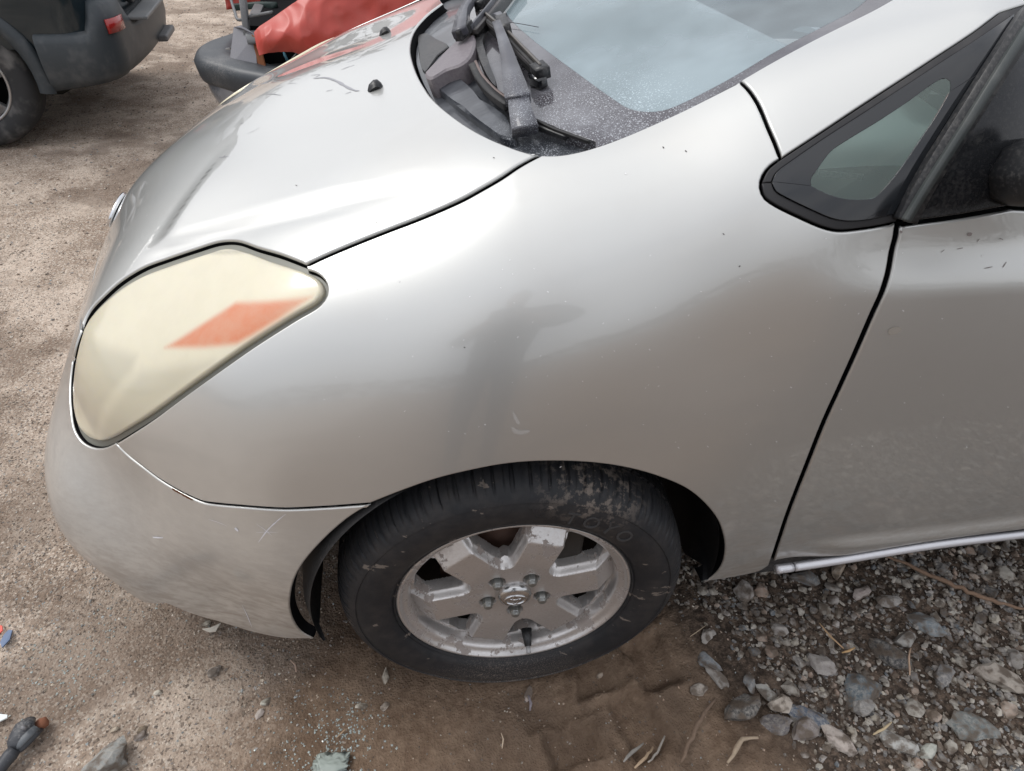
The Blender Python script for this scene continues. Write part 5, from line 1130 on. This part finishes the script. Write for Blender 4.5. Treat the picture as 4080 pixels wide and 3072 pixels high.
def scatter(name, n, gen, size, shapes, pal, m, sink=.25, wts=None, smooth=False):
    V = []; F = []; Cc = []; base = 0; pts = gen(n); z = None
    zs = np.interp(0, [0], [0]); Z = GZ(pts[:, 0], pts[:, 1])
    for i, (x, y) in enumerate(pts):
        sv_, sf_ = shapes[rng.integers(len(shapes))]; s = size(x, y); a = rng.uniform(0, 2*PI); c, s_ = math.cos(a), math.sin(a)
        tx, ty = rng.normal(0, .25, 2); v = sv_*s; v = v@np.array([[c, -s_, 0], [s_, c, 0], [0, 0, 1]]).T; v = v+np.stack([0*v[:, 0], 0*v[:, 0], v[:, 0]*tx+v[:, 1]*ty], -1)
        V.append(v+np.array([x, y, Z[i]+s*(.5-sink)*.6])); F += [tuple(q+base for q in f) for f in sf_]; base += len(v)
        Cc.append(np.repeat(np.clip(pal[rng.choice(len(pal), p=wts)]*rng.uniform(.75, 1.2), 0, 1)[None], len(v), 0))
    V = np.concatenate(V); o = mesh_obj(name, V, F, m, None, smooth, np.concatenate(Cc)); return o
def GZ(x, y):
    x = np.asarray(x, float); y = np.asarray(y, float); i = np.clip(np.searchsorted(gx, x)-1, 0, nx-2); j = np.clip(np.searchsorted(gy, y)-1, 0, ny-2)
    tx = (x-gx[i])/(gx[i+1]-gx[i]); ty = (y-gy[j])/(gy[j+1]-gy[j]); Zg = ZZ.reshape(ny, nx)
    return Zg[j, i]*(1-tx)*(1-ty)+Zg[j, i+1]*tx*(1-ty)+Zg[j+1, i]*(1-tx)*ty+Zg[j+1, i+1]*tx*ty
def nz2(x, y, f=3.): return np.array([mnoise.noise((a*f, b*f, 7.7)) for a, b in zip(np.atleast_1d(x), np.atleast_1d(y))])
def bedmask(x, y): return x+.55*y+.10*nz2(x, y, 4)
def gen_bed(n):
    out = []
    while len(out) < n:
        x = rng.uniform(.26, 2.3, 4000); y = rng.uniform(-.62, 1.0, 4000); b = bedmask(x, y); p = sstep(b, .37, .60)*(1-.45*sstep(-nz2(x, y, 2.2), .15, .4)); k = rng.uniform(0, 1, 4000) < p; out += list(zip(x[k], y[k]))
    return np.array(out[:n])
def gen_left(n):
    out = []
    while len(out) < n:
        x = rng.uniform(-2.2, .2, 6000); y = rng.uniform(-.35, 2.6, 6000); a = .95*x-.55*y+.12*nz2(x, y, 3); p = 1-sstep(a, -.62, -.30); p = p*(.35+.65*(nz2(x, y, 2.) > -.15))*np.clip(1.3-y*.4, .15, 1); k = rng.uniform(0, 1, 6000) < p; out += list(zip(x[k], y[k]))
    return np.array(out[:n])
def gen_mud(n):
    return np.stack([rng.uniform(-.75, .75, n), rng.uniform(-.35, .35, n)], -1)
def gen_far(n):
    return np.stack([rng.uniform(-4.5, -.6, n), rng.uniform(1.2, 7.5, n)], -1)
wb_ = np.array([2, 2, 1.6, 2, 1.6, 1.6, 1.6, 1., .9, .6, 1.3, 1.6]); wb_ = wb_/wb_.sum()
lt = [np.array(c) for c in ((.48, .38, .29), (.55, .46, .36), (.36, .27, .20), (.62, .56, .48), (.30, .28, .27), (.16, .14, .13), (.42, .29, .21), (.30, .34, .35))]
o = scatter('gravel', 30000, gen_bed, lambda x, y: float(np.clip(rng.lognormal(-5.35, .42), .0022, .012)), LO, PAL, SM, .2, wb_); tag(o, 'loose mixed crushed gravel bed beside the silver sill', 'gravel', kind='stuff')
o = scatter('gravel_fines', 26000, gen_bed, lambda x, y: rng.uniform(.0010, .0026), OC, PAL+[np.array((.10, .07, .05))]*9, SM, .3); tag(o, 'fine chips and sand between the stones of the gravel bed', 'gravel', kind='stuff')
o = scatter('grit', 60000, gen_left, lambda x, y: rng.choice([rng.uniform(.0012, .0026), rng.uniform(.002, .0042)], p=[.75, .25]), OC, lt, SM, .35); tag(o, 'fine pale grit strewn over the dirt left of the bumper', 'grit', kind='stuff')
o = scatter('mud_crumbs', 2600, gen_mud, lambda x, y: rng.uniform(.0010, .0032), OC, lt+[np.array((.10, .07, .05))]*5, SM, .3); tag(o, 'small crumbs and chips pressed into the brown mud under the tyre', 'crumbs', kind='stuff')
o = scatter('pebble_scatter', 9000, gen_far, lambda x, y: rng.uniform(.003, .009), OC, lt, SM, .35); tag(o, 'scattered pale pebbles on the rutted dirt behind the silver car', 'pebbles', kind='stuff')
def gen_glass(n):
    cs = [((1290, 2990), .10), ((240, 2700), .12), ((330, 2560), .08), ((1380, 2880), .05), ((640, 2300), .12)]; out = []
    for i in range(n):
        (p, r) = cs[rng.choice(5, p=[.45, .2, .1, .1, .15])]; c = at(*p, Z=0); out.append((c[0]+rng.normal(0, r*.6), c[1]+rng.normal(0, r*.5)))
    return np.array(out)
GC = mat('glass_crumb', (.34, .38, .36), .15, coat=.5); o = scatter('glass_crumbs', 700, gen_glass, lambda x, y: rng.uniform(.0012, .0032), OC, [np.array((.4, .5, .5))], GC, .2); tag(o, 'crumbs of broken greenish window glass lying in the mud', 'broken glass', kind='stuff')
mud_grp = 'stones strewn in the gravel bed beside the sill'
# individually built stones of the bed, medium size: meshes shared
prot = []; rock_flat = []
for i in range(24):
    rock_flat.append(random.uniform(.45, .80)); V, F = rock(100+i, 2, rock_flat[-1], .6)
    for k in (i % len(PAL),):
        me = mesh_obj('stone', V, F, SM, None, False, np.tile(PAL[k], (len(V), 1))); prot.append(me.data); bpy.data.objects.remove(me)
pts = gen_bed(2200); taken = []
def put(me, x, y, s, label, cat='stone', group=None, rz=None, sink=.15, tilt=.25, sc=None, name='stone'):
    o = bpy.data.objects.new(name, me); COL.objects.link(o); sc = sc or (1, 1, 1); o.scale = (s*sc[0], s*sc[1], s*sc[2])
    o.location = (x, y, float(GZ([x], [y])[0])+s*(.42-sink)*sc[2]); o.rotation_euler = (rng.normal(0, tilt), rng.normal(0, tilt), rng.uniform(0, 2*PI) if rz is None else rz); return tag(o, label, cat, group)
# named stones, each singled out
def colmesh(seed, col, sub=2, flat=.55, jag=.4):
    V, F = rock(seed, sub, flat, jag); o = mesh_obj('stone', V, F, SM, None, False, np.tile(col, (len(V), 1))); me = o.data; bpy.data.objects.remove(o); return me
big = [((3445, 2745), .068, (.115, .145, .165), .30, 'large flat blue-grey slate slab with muddy lower edge in the gravel', .35),
       ((3545, 2600), .052, (.060, .060, .062), .62, 'long black pitted stone beside the pale straw stalk', -.9),
       ((3225, 2850), .050, (.085, .105, .14), .34, 'dark blue slate plate leaning on a grey stone near the mud edge', -.5),
       ((3210, 2905), .040, (.20, .175, .17), .60, 'grey-brown angular rock under the dark blue slate plate', .2),
       ((3350, 2940), .046, (.44, .38, .34), .55, 'pale pinkish wedge-shaped rock at the lower edge of the gravel', -.6),
       ((3590, 2960), .044, (.44, .44, .42), .45, 'long whitish-grey rock pointing at the lower right', -.7),
       ((3700, 2990), .028, (.45, .47, .42), .6, 'small pale green-grey block right of the long whitish rock', .3),
       ((3605, 2540), .036, (.32, .31, .29), .6, 'smooth grey rounded stone above the long black stone', .2),
       ((3690, 2480), .056, (.20, .23, .25), .22, 'narrow flat grey slate shard with tan stains, right of the rounded stone', -.75),
       ((3450, 2810), .038, (.27, .26, .25), .55, 'dull grey lump touching the lower edge of the large slate slab', .1),
       ((3105, 2810), .040, (.46, .40, .34), .6, 'pale cream boulder-like stone by the dark wet stones', 0.),
       ((2960, 2830), .050, (.075, .072, .070), .55, 'rough dark wet stone half buried at the mud edge', .4),
       ((3100, 2880), .042, (.13, .12, .125), .6, 'dark purple-grey stone below the pale cream stone', -.2),
       ((3070, 2760), .036, (.44, .43, .40), .35, 'pale pointed flake beside the two grey angular stones', -.6),
       ((2990, 2720), .026, (.21, .215, .22), .6, 'small blue-grey oval stone left of the pale flake', 1.3),
       ((3890, 2900), .060, (.16, .18, .18), .35, 'broad dark green-grey slab at the right edge of the gravel', -.4),
       ((3990, 2700), .055, (.40, .35, .30), .5, 'long pale brown slab near the right picture edge', -.7),
       ((3760, 2695), .040, (.17, .165, .165), .6, 'charcoal pitted rock right of the large slate slab', .5),
       ((3210, 2300), .045, (.14, .15, .16), .45, 'dull dark slate close below the sill front end', -.3),
       ((3540, 2395), .038, (.31, .29, .275), .5, 'grey oblong stone under the long brown twig', .0),
       ((3435, 2360), .034, (.36, .30, .28), .6, 'pinkish-grey rounded rock left of the grey oblong stone', .4),
       ((3340, 2265), .034, (.30, .23, .17), .55, 'tan brown rock just under the bright sill strip', .8),
       ((2820, 2620), .040, (.24, .26, .28), .18, 'upright grey shard lying flat on the mud behind the tyre', -1.0),
       ((2865, 2690), .040, (.33, .31, .29), .20, 'mud-smeared grey shard below the upright grey shard', -1.2),
       ((2790, 2740), .024, (.42, .37, .32), .6, 'cream chunk half sunk in mud left of the grey shards', .2),
       ((2820, 2520), .024, (.42, .39, .36), .6, 'pale stone near the thin straw behind the tyre', .9),
       ((415, 3050), .072, (.25, .255, .245), .55, 'large grey-green rock cut by the lower left picture edge', .4),
       ((845, 2665), .022, (.46, .43, .40), .6, 'whitish split stone on the mud below the bumper', 1.0),
       ((1440, 2805), .014, (.50, .46, .38), .7, 'left one of two cream pebbles on the mud', 0.),
       ((1535, 2805), .014, (.50, .43, .36), .7, 'right one of two cream pebbles on the mud', .6),
       ((1055, 2790), .013, (.48, .47, .40), .7, 'pale greenish pebble on the mud under the bumper end', .3),
       ((1030, 2835), .013, (.42, .36, .32), .7, 'pinkish pebble just below the pale greenish pebble', 1.),
       ((817, 2478), .013, (.52, .48, .40), .7, 'cream pebble beside the white plastic shard', .2),
       ((555, 2925), .018, (.30, .27, .26), .6, 'grey-violet pebble below two tan pebbles, lower left', .1),
       ((565, 2898), .013, (.50, .40, .28), .6, 'tan pebble touching the grey-violet pebble', .8),
       ((455, 2898), .011, (.50, .42, .32), .6, 'tan oval pebble left of the tan and grey pair', .5),
       ((630, 2758), .011, (.52, .48, .40), .7, 'lone pale rounded pebble left of the mud', .1),
       ((2105, 2760), .020, (.48, .40, .36), .45, 'pinkish pale chip with a thin stalk across it', 1.1),
       ((1533, 2690), .020, (.48, .42, .34), .5, 'cream leaf-shaped chip just below the tyre, left', 1.3),
       ((2395, 2670), .012, (.45, .36, .28), .5, 'tan chip inside the tyre print in the mud', .2)]
for i, (px, s, col, flat, lab, rz) in enumerate(big):
    c = at(*px, Z=.01); me = colmesh(300+i, np.array(col), 2, 1.0, .5); put(me, c[0], c[1], s*.62, lab, 'stone', None, rz, .1, .12, (1.15, .85, flat+.1)); taken.append((c[0], c[1], s))
CN = ['light grey-brown', 'greyish tan', 'pale cream', 'dull grey', 'dark grey', 'charcoal', 'black', 'pinkish', 'reddish brown', 'blue-grey', 'cream', 'grey-tan']
bigw = [(at(*b[0], Z=.01), b[4], b[0]) for b in big if b[0][0] > 2700]; used_l = set()
def stone_label(pi_, x, y, s):
    col = CN[pi_ % 12]; size = 'tiny' if s < .010 else 'small' if s < .0135 else 'middling' if s < .018 else 'chunky'; shp = 'flat' if rock_flat[pi_] < .56 else 'angular' if rock_flat[pi_] < .68 else 'blocky'
    ds = sorted(bigw, key=lambda b: (b[0][0]-x)**2+(b[0][1]-y)**2)
    for c, lab, px in ds[:4]:
        d = math.hypot(c[0]-x, c[1]-y); dx, dy = x-c[0], y-c[1]; side = ('right of' if dx > 0 else 'left of') if abs(dx) > abs(dy) else ('above' if dy > 0 else 'below'); w = lab.split(' ')
        for cut in (' with ', ' in the ', ' beside ', ' below ', ' above ', ' leaning ', ' under ', ' at ', ' by ', ' left of ', ' right of ', ' touching ', ' near ', ' pointing ', ' close ', ' just ', ' half ', ' lying '): lab = lab.split(cut)[0]
        for how in ('', 'just ', 'farther '):
            t = '%s %s %s stone %s%s the %s' % (size, col, shp, how, side, lab)
            if t not in used_l: used_l.add(t); return t
    return t
cnt = 0
for x, y in pts:
    if cnt >= 290: break
    if not (.35 < x < 1.6 and -.42 < y < .42): continue
    if any((x-a)**2+(y-b)**2 < (c*.85+.012)**2 for a, b, c in taken): continue
    s = float(np.clip(rng.lognormal(-4.45, .38), .007, .027)); pi_ = int(rng.integers(24)); put(prot[pi_], x, y, s, stone_label(pi_, x, y, s), 'stone', mud_grp); taken.append((x, y, s)); cnt += 1
# twigs and straw
def stick(name, p, r, col, lab, cat='twig', z=.012, group=None, taper=.5):
    P = [at(x, y, Z=z) for x, y in p]; P = [q+np.array([0, 0, float(GZ([q[0]], [q[1]])[0])]) for q in P]; P = catmull(P, .012); n_ = len(P)
    P = P+rng.normal(0, r*.25, P.shape); sc = [1-(1-taper)*abs(2*i/(n_-1)-1)**1.5+rng.normal(0, .08) for i in range(n_)]
    V, F = sweep(P, circ(8, r), scales=sc); m = mat(name+'_m', col, .85); n = N(m); n.set('Base Color', n.mix(n.noise(120, 4, .7), tuple(c*.6 for c in col), tuple(min(1, c*1.3) for c in col)))
    return tag(mesh_obj(name, V, F, m), lab, cat, group)
stick('twig', [(3500, 2196), (3640, 2262), (3780, 2325), (3930, 2385), (4120, 2440)], .0055, (.26, .17, .115), 'long brown twig running out from under the sill to the right', z=.022)
stick('twig', [(2848, 2780), (2800, 2850), (2755, 2940), (2712, 3040)], .0045, (.20, .14, .10), 'thin brown twig standing off the mud edge at the bottom', z=.014)
stick('twig', [(3017, 2936), (2960, 2945), (2930, 2985), (2895, 3045)], .0045, (.42, .33, .24), 'pale bent twig at the bottom of the gravel edge', z=.016)
stick('straw', [(3262, 2485), (3310, 2540), (3362, 2585)], .0022, (.50, .34, .20), 'longer orange straw lying on the gravel', 'straw', z=.022)
stick('straw', [(3355, 2600), (3380, 2592), (3405, 2582)], .0028, (.56, .36, .18), 'short bright orange straw end beside the longer straw', 'straw', z=.024)
stick('straw', [(3628, 2580), (3622, 2620), (3627, 2690)], .0022, (.54, .38, .27), 'pale straw standing beside the long black stone', 'straw', z=.03)
stick('straw', [(2480, 3040), (2525, 2990), (2570, 2950)], .0032, (.33, .31, .28), 'grey split straw at the bottom centre, leftmost of three', 'straw', z=.012)
stick('straw', [(2525, 3070), (2570, 3020), (2608, 2965)], .0030, (.50, .37, .25), 'tan split straw between two grey ones at the bottom centre', 'straw', z=.012)
stick('straw', [(2580, 3050), (2620, 2990), (2655, 2920)], .0026, (.38, .35, .31), 'grey straw, rightmost of three at the bottom centre', 'straw', z=.012)
stick('straw', [(3480, 2925), (3520, 2905), (3555, 2875)], .0026, (.55, .44, .28), 'frayed yellow straw between the pale wedge rock and long rock', 'straw', z=.03)
stick('straw', [(2750, 2535), (2785, 2510), (2812, 2490)], .0012, (.50, .40, .28), 'very thin straw leaning on a pale stone behind the tyre', 'straw', z=.012)
stick('straw', [(2000, 2985), (2005, 2950), (1996, 2922)], .0014, (.60, .48, .36), 'tiny forked straw on the mud below the tyre', 'straw', z=.006)
stick('straw', [(1340, 2935), (1365, 2910), (1385, 2895)], .0014, (.40, .28, .18), 'short brown straw beside the glass crumbs', 'straw', z=.006)
stick('bark_strip', [(2106, 2770), (2116, 2800), (2112, 2825)], .0030, (.28, .25, .27), 'grey bark strip hanging below the pinkish chip', 'bark', z=.006)
stick('bark_strip', [(1160, 2632), (1178, 2650), (1180, 2675)], .0022, (.45, .32, .25), 'small curled brown bark strip on the mud near the bumper end', 'bark', z=.006)
# litter: white plastic shard, blue shard, white scrap, red scrap, pale film, crumpled black plastic with cable, glass clump
def shard(name, px, col, lab, cat, th=.003, z=.008, rough=.5):
    P = np.array([at(x, y, Z=z) for x, y in px]); P[:, 2] += GZ(P[:, 0], P[:, 1]); n_ = len(P)
    V = list(P+np.array([0, 0, th]))+list(P); F = [tuple(range(n_)), tuple(range(n_, 2*n_))[::-1]]+[(i, i+n_, (i+1) % n_+n_, (i+1) % n_) for i in range(n_)]
    o = mesh_obj(name, V, F, mat(name+'_m', col, rough), None, False); bm = bmesh.new(); bm.from_mesh(o.data); bmesh.ops.recalc_face_normals(bm, faces=bm.faces); bm.to_mesh(o.data); bm.free(); return tag(o, lab, cat)
shard('plastic_shard', [(806, 2508), (835, 2520), (860, 2516), (880, 2482), (868, 2490), (842, 2502)], (.72, .67, .58), 'curved white plastic shard on the mud under the bumper', 'plastic shard', .003)
shard('plastic_shard', [(0, 2560), (8, 2580), (38, 2548), (50, 2512), (35, 2510), (15, 2530)], (.10, .15, .26), 'blue plastic shard on the grit at the left edge', 'plastic shard')
shard('plastic_shard', [(-20, 2845), (30, 2848), (28, 2860), (-10, 2880), (-30, 2880)], (.75, .80, .80), 'white scrap cut by the left edge above the black rag', 'plastic shard')
shard('red_scrap', [(-8, 2490), (8, 2492), (10, 2512), (-5, 2525)], (.70, .10, .07), 'small red scrap at the left edge', 'scrap')
rag = empty('rubber_boot', tuple(at(110, 2930, Z=0)), 'crumpled dark grey rubber boot with cable at the lower left corner', 'rubber boot')
RL = np.array(rag.location)
def rg(o): o.parent = rag; o.matrix_parent_inverse = Matrix.Translation(tuple(-RL)); return o
RG = plastic('aged_rubber', (.045, .048, .055), .5, .4)
def lobe(pts, rs, nm, m, fl=.55):
    P = np.array([at(x, y, Z=z) for x, y, z in pts]); P = catmull(P, .01); n_ = len(P); rr = np.interp(np.linspace(0, 1, n_), np.linspace(0, 1, len(rs)), rs)
    V, F = sweep(P, circ(14, 1, fl), scales=[.8*r*(1+.10*math.sin(i*1.9)) for i, r in enumerate(rr)]); return rg(mesh_obj(nm, V, F, m))
lobe([(-40, 3110, .015), (20, 3035, .018), (60, 2985, .022)], [.017, .016, .014], 'cable', RG, .9)
lobe([(55, 2990, .02), (75, 2935, .026), (100, 2890, .03), (118, 2868, .02)], [.012, .020, .026, .012], 'upper_fold', RG, .6)
lobe([(50, 2995, .016), (95, 2955, .02), (135, 2918, .024), (165, 2905, .012)], [.010, .018, .020, .006], 'lower_fold', RG, .55)
lobe([(60, 2985, .02), (100, 2940, .03), (140, 2900, .026)], [.008, .012, .012], 'middle_fold', plastic('aged_rubber_light', (.10, .11, .12), .5, .4), .6)
lobe([(92, 2905, .044), (100, 2893, .046)], [.006, .006], 'stud', plastic('stud', (.16, .16, .17), .4, .3), 1)
lobe([(148, 2880, .010), (170, 2885, .012), (195, 2880, .008)], [.010, .015, .006], 'rust_patch', mat('rust_brown', (.22, .09, .05), .9), .6)
V, F = rock(77, 4, .5, .8); c = at(1320, 3055, Z=.004); o = mesh_obj('glass_clump', V*np.array([.038, .026, .010])+np.array([c[0], c[1], .004]), F, mat('crushed_glass', (.30, .34, .31), .5)); tag(o, 'clump of crushed pale green glass at the bottom edge', 'glass clump')
# ------------------------------------------------------------------ beyond the frame, seen only in reflections: a far tree line
V = []; F = []
for k in range(5200):
    a = rng.uniform(0, 2*PI); R_ = rng.uniform(55, 75); hh = 5.5+2.5*math.sin(5*a)+1.5*math.sin(13*a+1); z = rng.uniform(0, 1)**.8*hh; s = rng.uniform(.35, 1.1); c = np.array([R_*math.cos(a), R_*math.sin(a), z]); b = len(V)
    for _ in range(3): V.append(c+rng.normal(0, s, 3))
    F.append((b, b+1, b+2))
o = mesh_obj('treeline', V, F, mat('bare_trees', (.13, .135, .13), .9), None, False); tag(o, 'far bare wood round the yard', 'trees', kind='stuff')

# ------------------------------------------------------------------ the photographer, standing behind the camera (mirrored in the fender)
def person():
    J = {'pel': (-.14, -1.03, .93, .135), 'sp': (-.14, -1.05, 1.08, .125), 'ch': (-.14, -1.05, 1.30, .145), 'nb': (-.14, -1.02, 1.44, .075), 'nk': (-.14, -.995, 1.50, .052), 'h1': (-.14, -.965, 1.57, .070), 'h2': (-.14, -.96, 1.65, .082), 'h3': (-.14, -.97, 1.71, .060),
         'lh': (-.23, -1.04, .90, .095), 'lk': (-.25, -1.01, .50, .065), 'la': (-.26, -1.05, .10, .045), 'lt': (-.27, -.90, .045, .038), 'rh': (-.05, -1.04, .90, .095), 'rk': (-.03, -1.00, .50, .065), 'ra': (-.02, -1.04, .10, .045), 'rt': (-.01, -.89, .045, .038),
         'ls': (-.32, -1.04, 1.39, .070), 'le': (-.40, -.90, 1.15, .060), 'lw': (-.245, -.665, 1.245, .032), 'lp': (-.225, -.625, 1.262, .030), 'rs': (.04, -1.04, 1.39, .070), 're': (.12, -.90, 1.15, .060), 'rw': (-.045, -.655, 1.245, .032), 'rp': (-.062, -.615, 1.265, .030)}
    J = {k: (v[0]+(0 if k[1:] in ('w', 'p') else .0), v[1]+(0 if k[1:] in ('w', 'p') else .10), v[2], v[3]) for k, v in J.items()}
    E_ = [('pel', 'sp'), ('sp', 'ch'), ('ch', 'nb'), ('nb', 'nk'), ('nk', 'h1'), ('h1', 'h2'), ('h2', 'h3'), ('pel', 'lh'), ('lh', 'lk'), ('lk', 'la'), ('la', 'lt'), ('pel', 'rh'), ('rh', 'rk'), ('rk', 'ra'), ('ra', 'rt'), ('ch', 'ls'), ('ls', 'le'), ('le', 'lw'), ('lw', 'lp'), ('ch', 'rs'), ('rs', 're'), ('re', 'rw'), ('rw', 'rp')]
    for s_, w, dx in (('l', 'lp', 1), ('r', 'rp', -1)):
        p = J[w]
        for k in range(4):
            a = (p[0]-dx*.012, p[1]-.006+.004*k, p[2]+.026-.017*k, .0085); b = (p[0]+dx*.018, p[1]+.010, p[2]+.030-.018*k, .0075); c = (p[0]+dx*(.034-.003*k), p[1]-.006, p[2]+.028-.017*k, .0065)
            for q, v in zip('abc', (a, b, c)): J[s_+str(k)+q] = v
            E_ += [(w, s_+str(k)+'a'), (s_+str(k)+'a', s_+str(k)+'b'), (s_+str(k)+'b', s_+str(k)+'c')]
        J[s_+'ta'] = (p[0]+dx*.006, p[1]-.022, p[2]-.010, .010); J[s_+'tb'] = (p[0]+dx*.030, p[1]-.020, p[2]+.004, .008); E_ += [(w, s_+'ta'), (s_+'ta', s_+'tb')]
    ks = list(J); me = bpy.data.meshes.new('body'); me.from_pydata([J[k][:3] for k in ks], [(ks.index(a), ks.index(b)) for a, b in E_], []); me.update()
    o = bpy.data.objects.new('body', me); COL.objects.link(o)
    bpy.context.view_layer.objects.active = o
    m = o.modifiers.new('skin', 'SKIN'); sv_ = me.skin_vertices[0].data
    for i, k in enumerate(ks): sv_[i].radius = (J[k][3]*(1.9 if k in ('pel', 'sp', 'ch') else 1.15), J[k][3]*1.05); sv_[i].use_root = (k == 'pel')
    m.use_smooth_shade = True; s = o.modifiers.new('sub', 'SUBSURF'); s.levels = 2; s.render_levels = 2
    dg = bpy.context.evaluated_depsgraph_get(); m2 = bpy.data.meshes.new_from_object(o.evaluated_get(dg)); o.modifiers.clear(); o.data = m2
    m2.materials.clear(); m2.materials.append(mat('jacket', (.09, .09, .095), .9)); m2.materials.append(mat('jeans', (.06, .07, .09), .9)); m2.materials.append(mat('skin', (.45, .28, .20), .5)); m2.materials.append(mat('boots', (.03, .025, .02), .7))
    for p in m2.polygons:
        c = p.center; p.material_index = 3 if c.z < .12 else 1 if c.z < .93 else 2 if (c.z > 1.50 or c.y > -.70) else 0; p.use_smooth = True
    root = empty('person', (-.14, -1.03, 0), 'photographer in dark jacket and jeans, standing beside the fender, phone held up', 'person')
    def pc(q): q.parent = root; q.matrix_parent_inverse = Matrix.Translation((.14, 1.03, 0)); return q
    pc(o)
    bm = bmesh.new(); bmesh.ops.create_uvsphere(bm, u_segments=24, v_segments=16, radius=1)
    for v in bm.verts:
        x, y, z = v.co; 
        if y > .25 and z < .45: y = .25
        v.co = (-.14+.092*x, -.885+.100*y, 1.665+.095*z)
    h = bpy.data.meshes.new('hair'); bm.to_mesh(h); bm.free(); h.polygons.foreach_set('use_smooth', [True]*len(h.polygons)); h.materials.append(mat('hair', (.03, .02, .015), .7)); ho = bpy.data.objects.new('hair', h); COL.objects.link(ho); pc(ho)
    V, F = sweep([(-.14, -.785, 1.66), (-.14, -.768, 1.635), (-.14, -.772, 1.618)], circ(8, 1), scales=[.010, .015, .012]); pc(mesh_obj('nose', V, F, m2.materials[2]))
    ph = MB(); c = CO-FWD*.016; R_ = np.stack([RT, FWD, UP], 1); ph.add(*box(c, (.15, .008, .072), R=R_)); q = ph.build('phone', BLKG, None, False, .002); tag(q, 'black phone held level in both hands of the photographer', 'phone')
person()
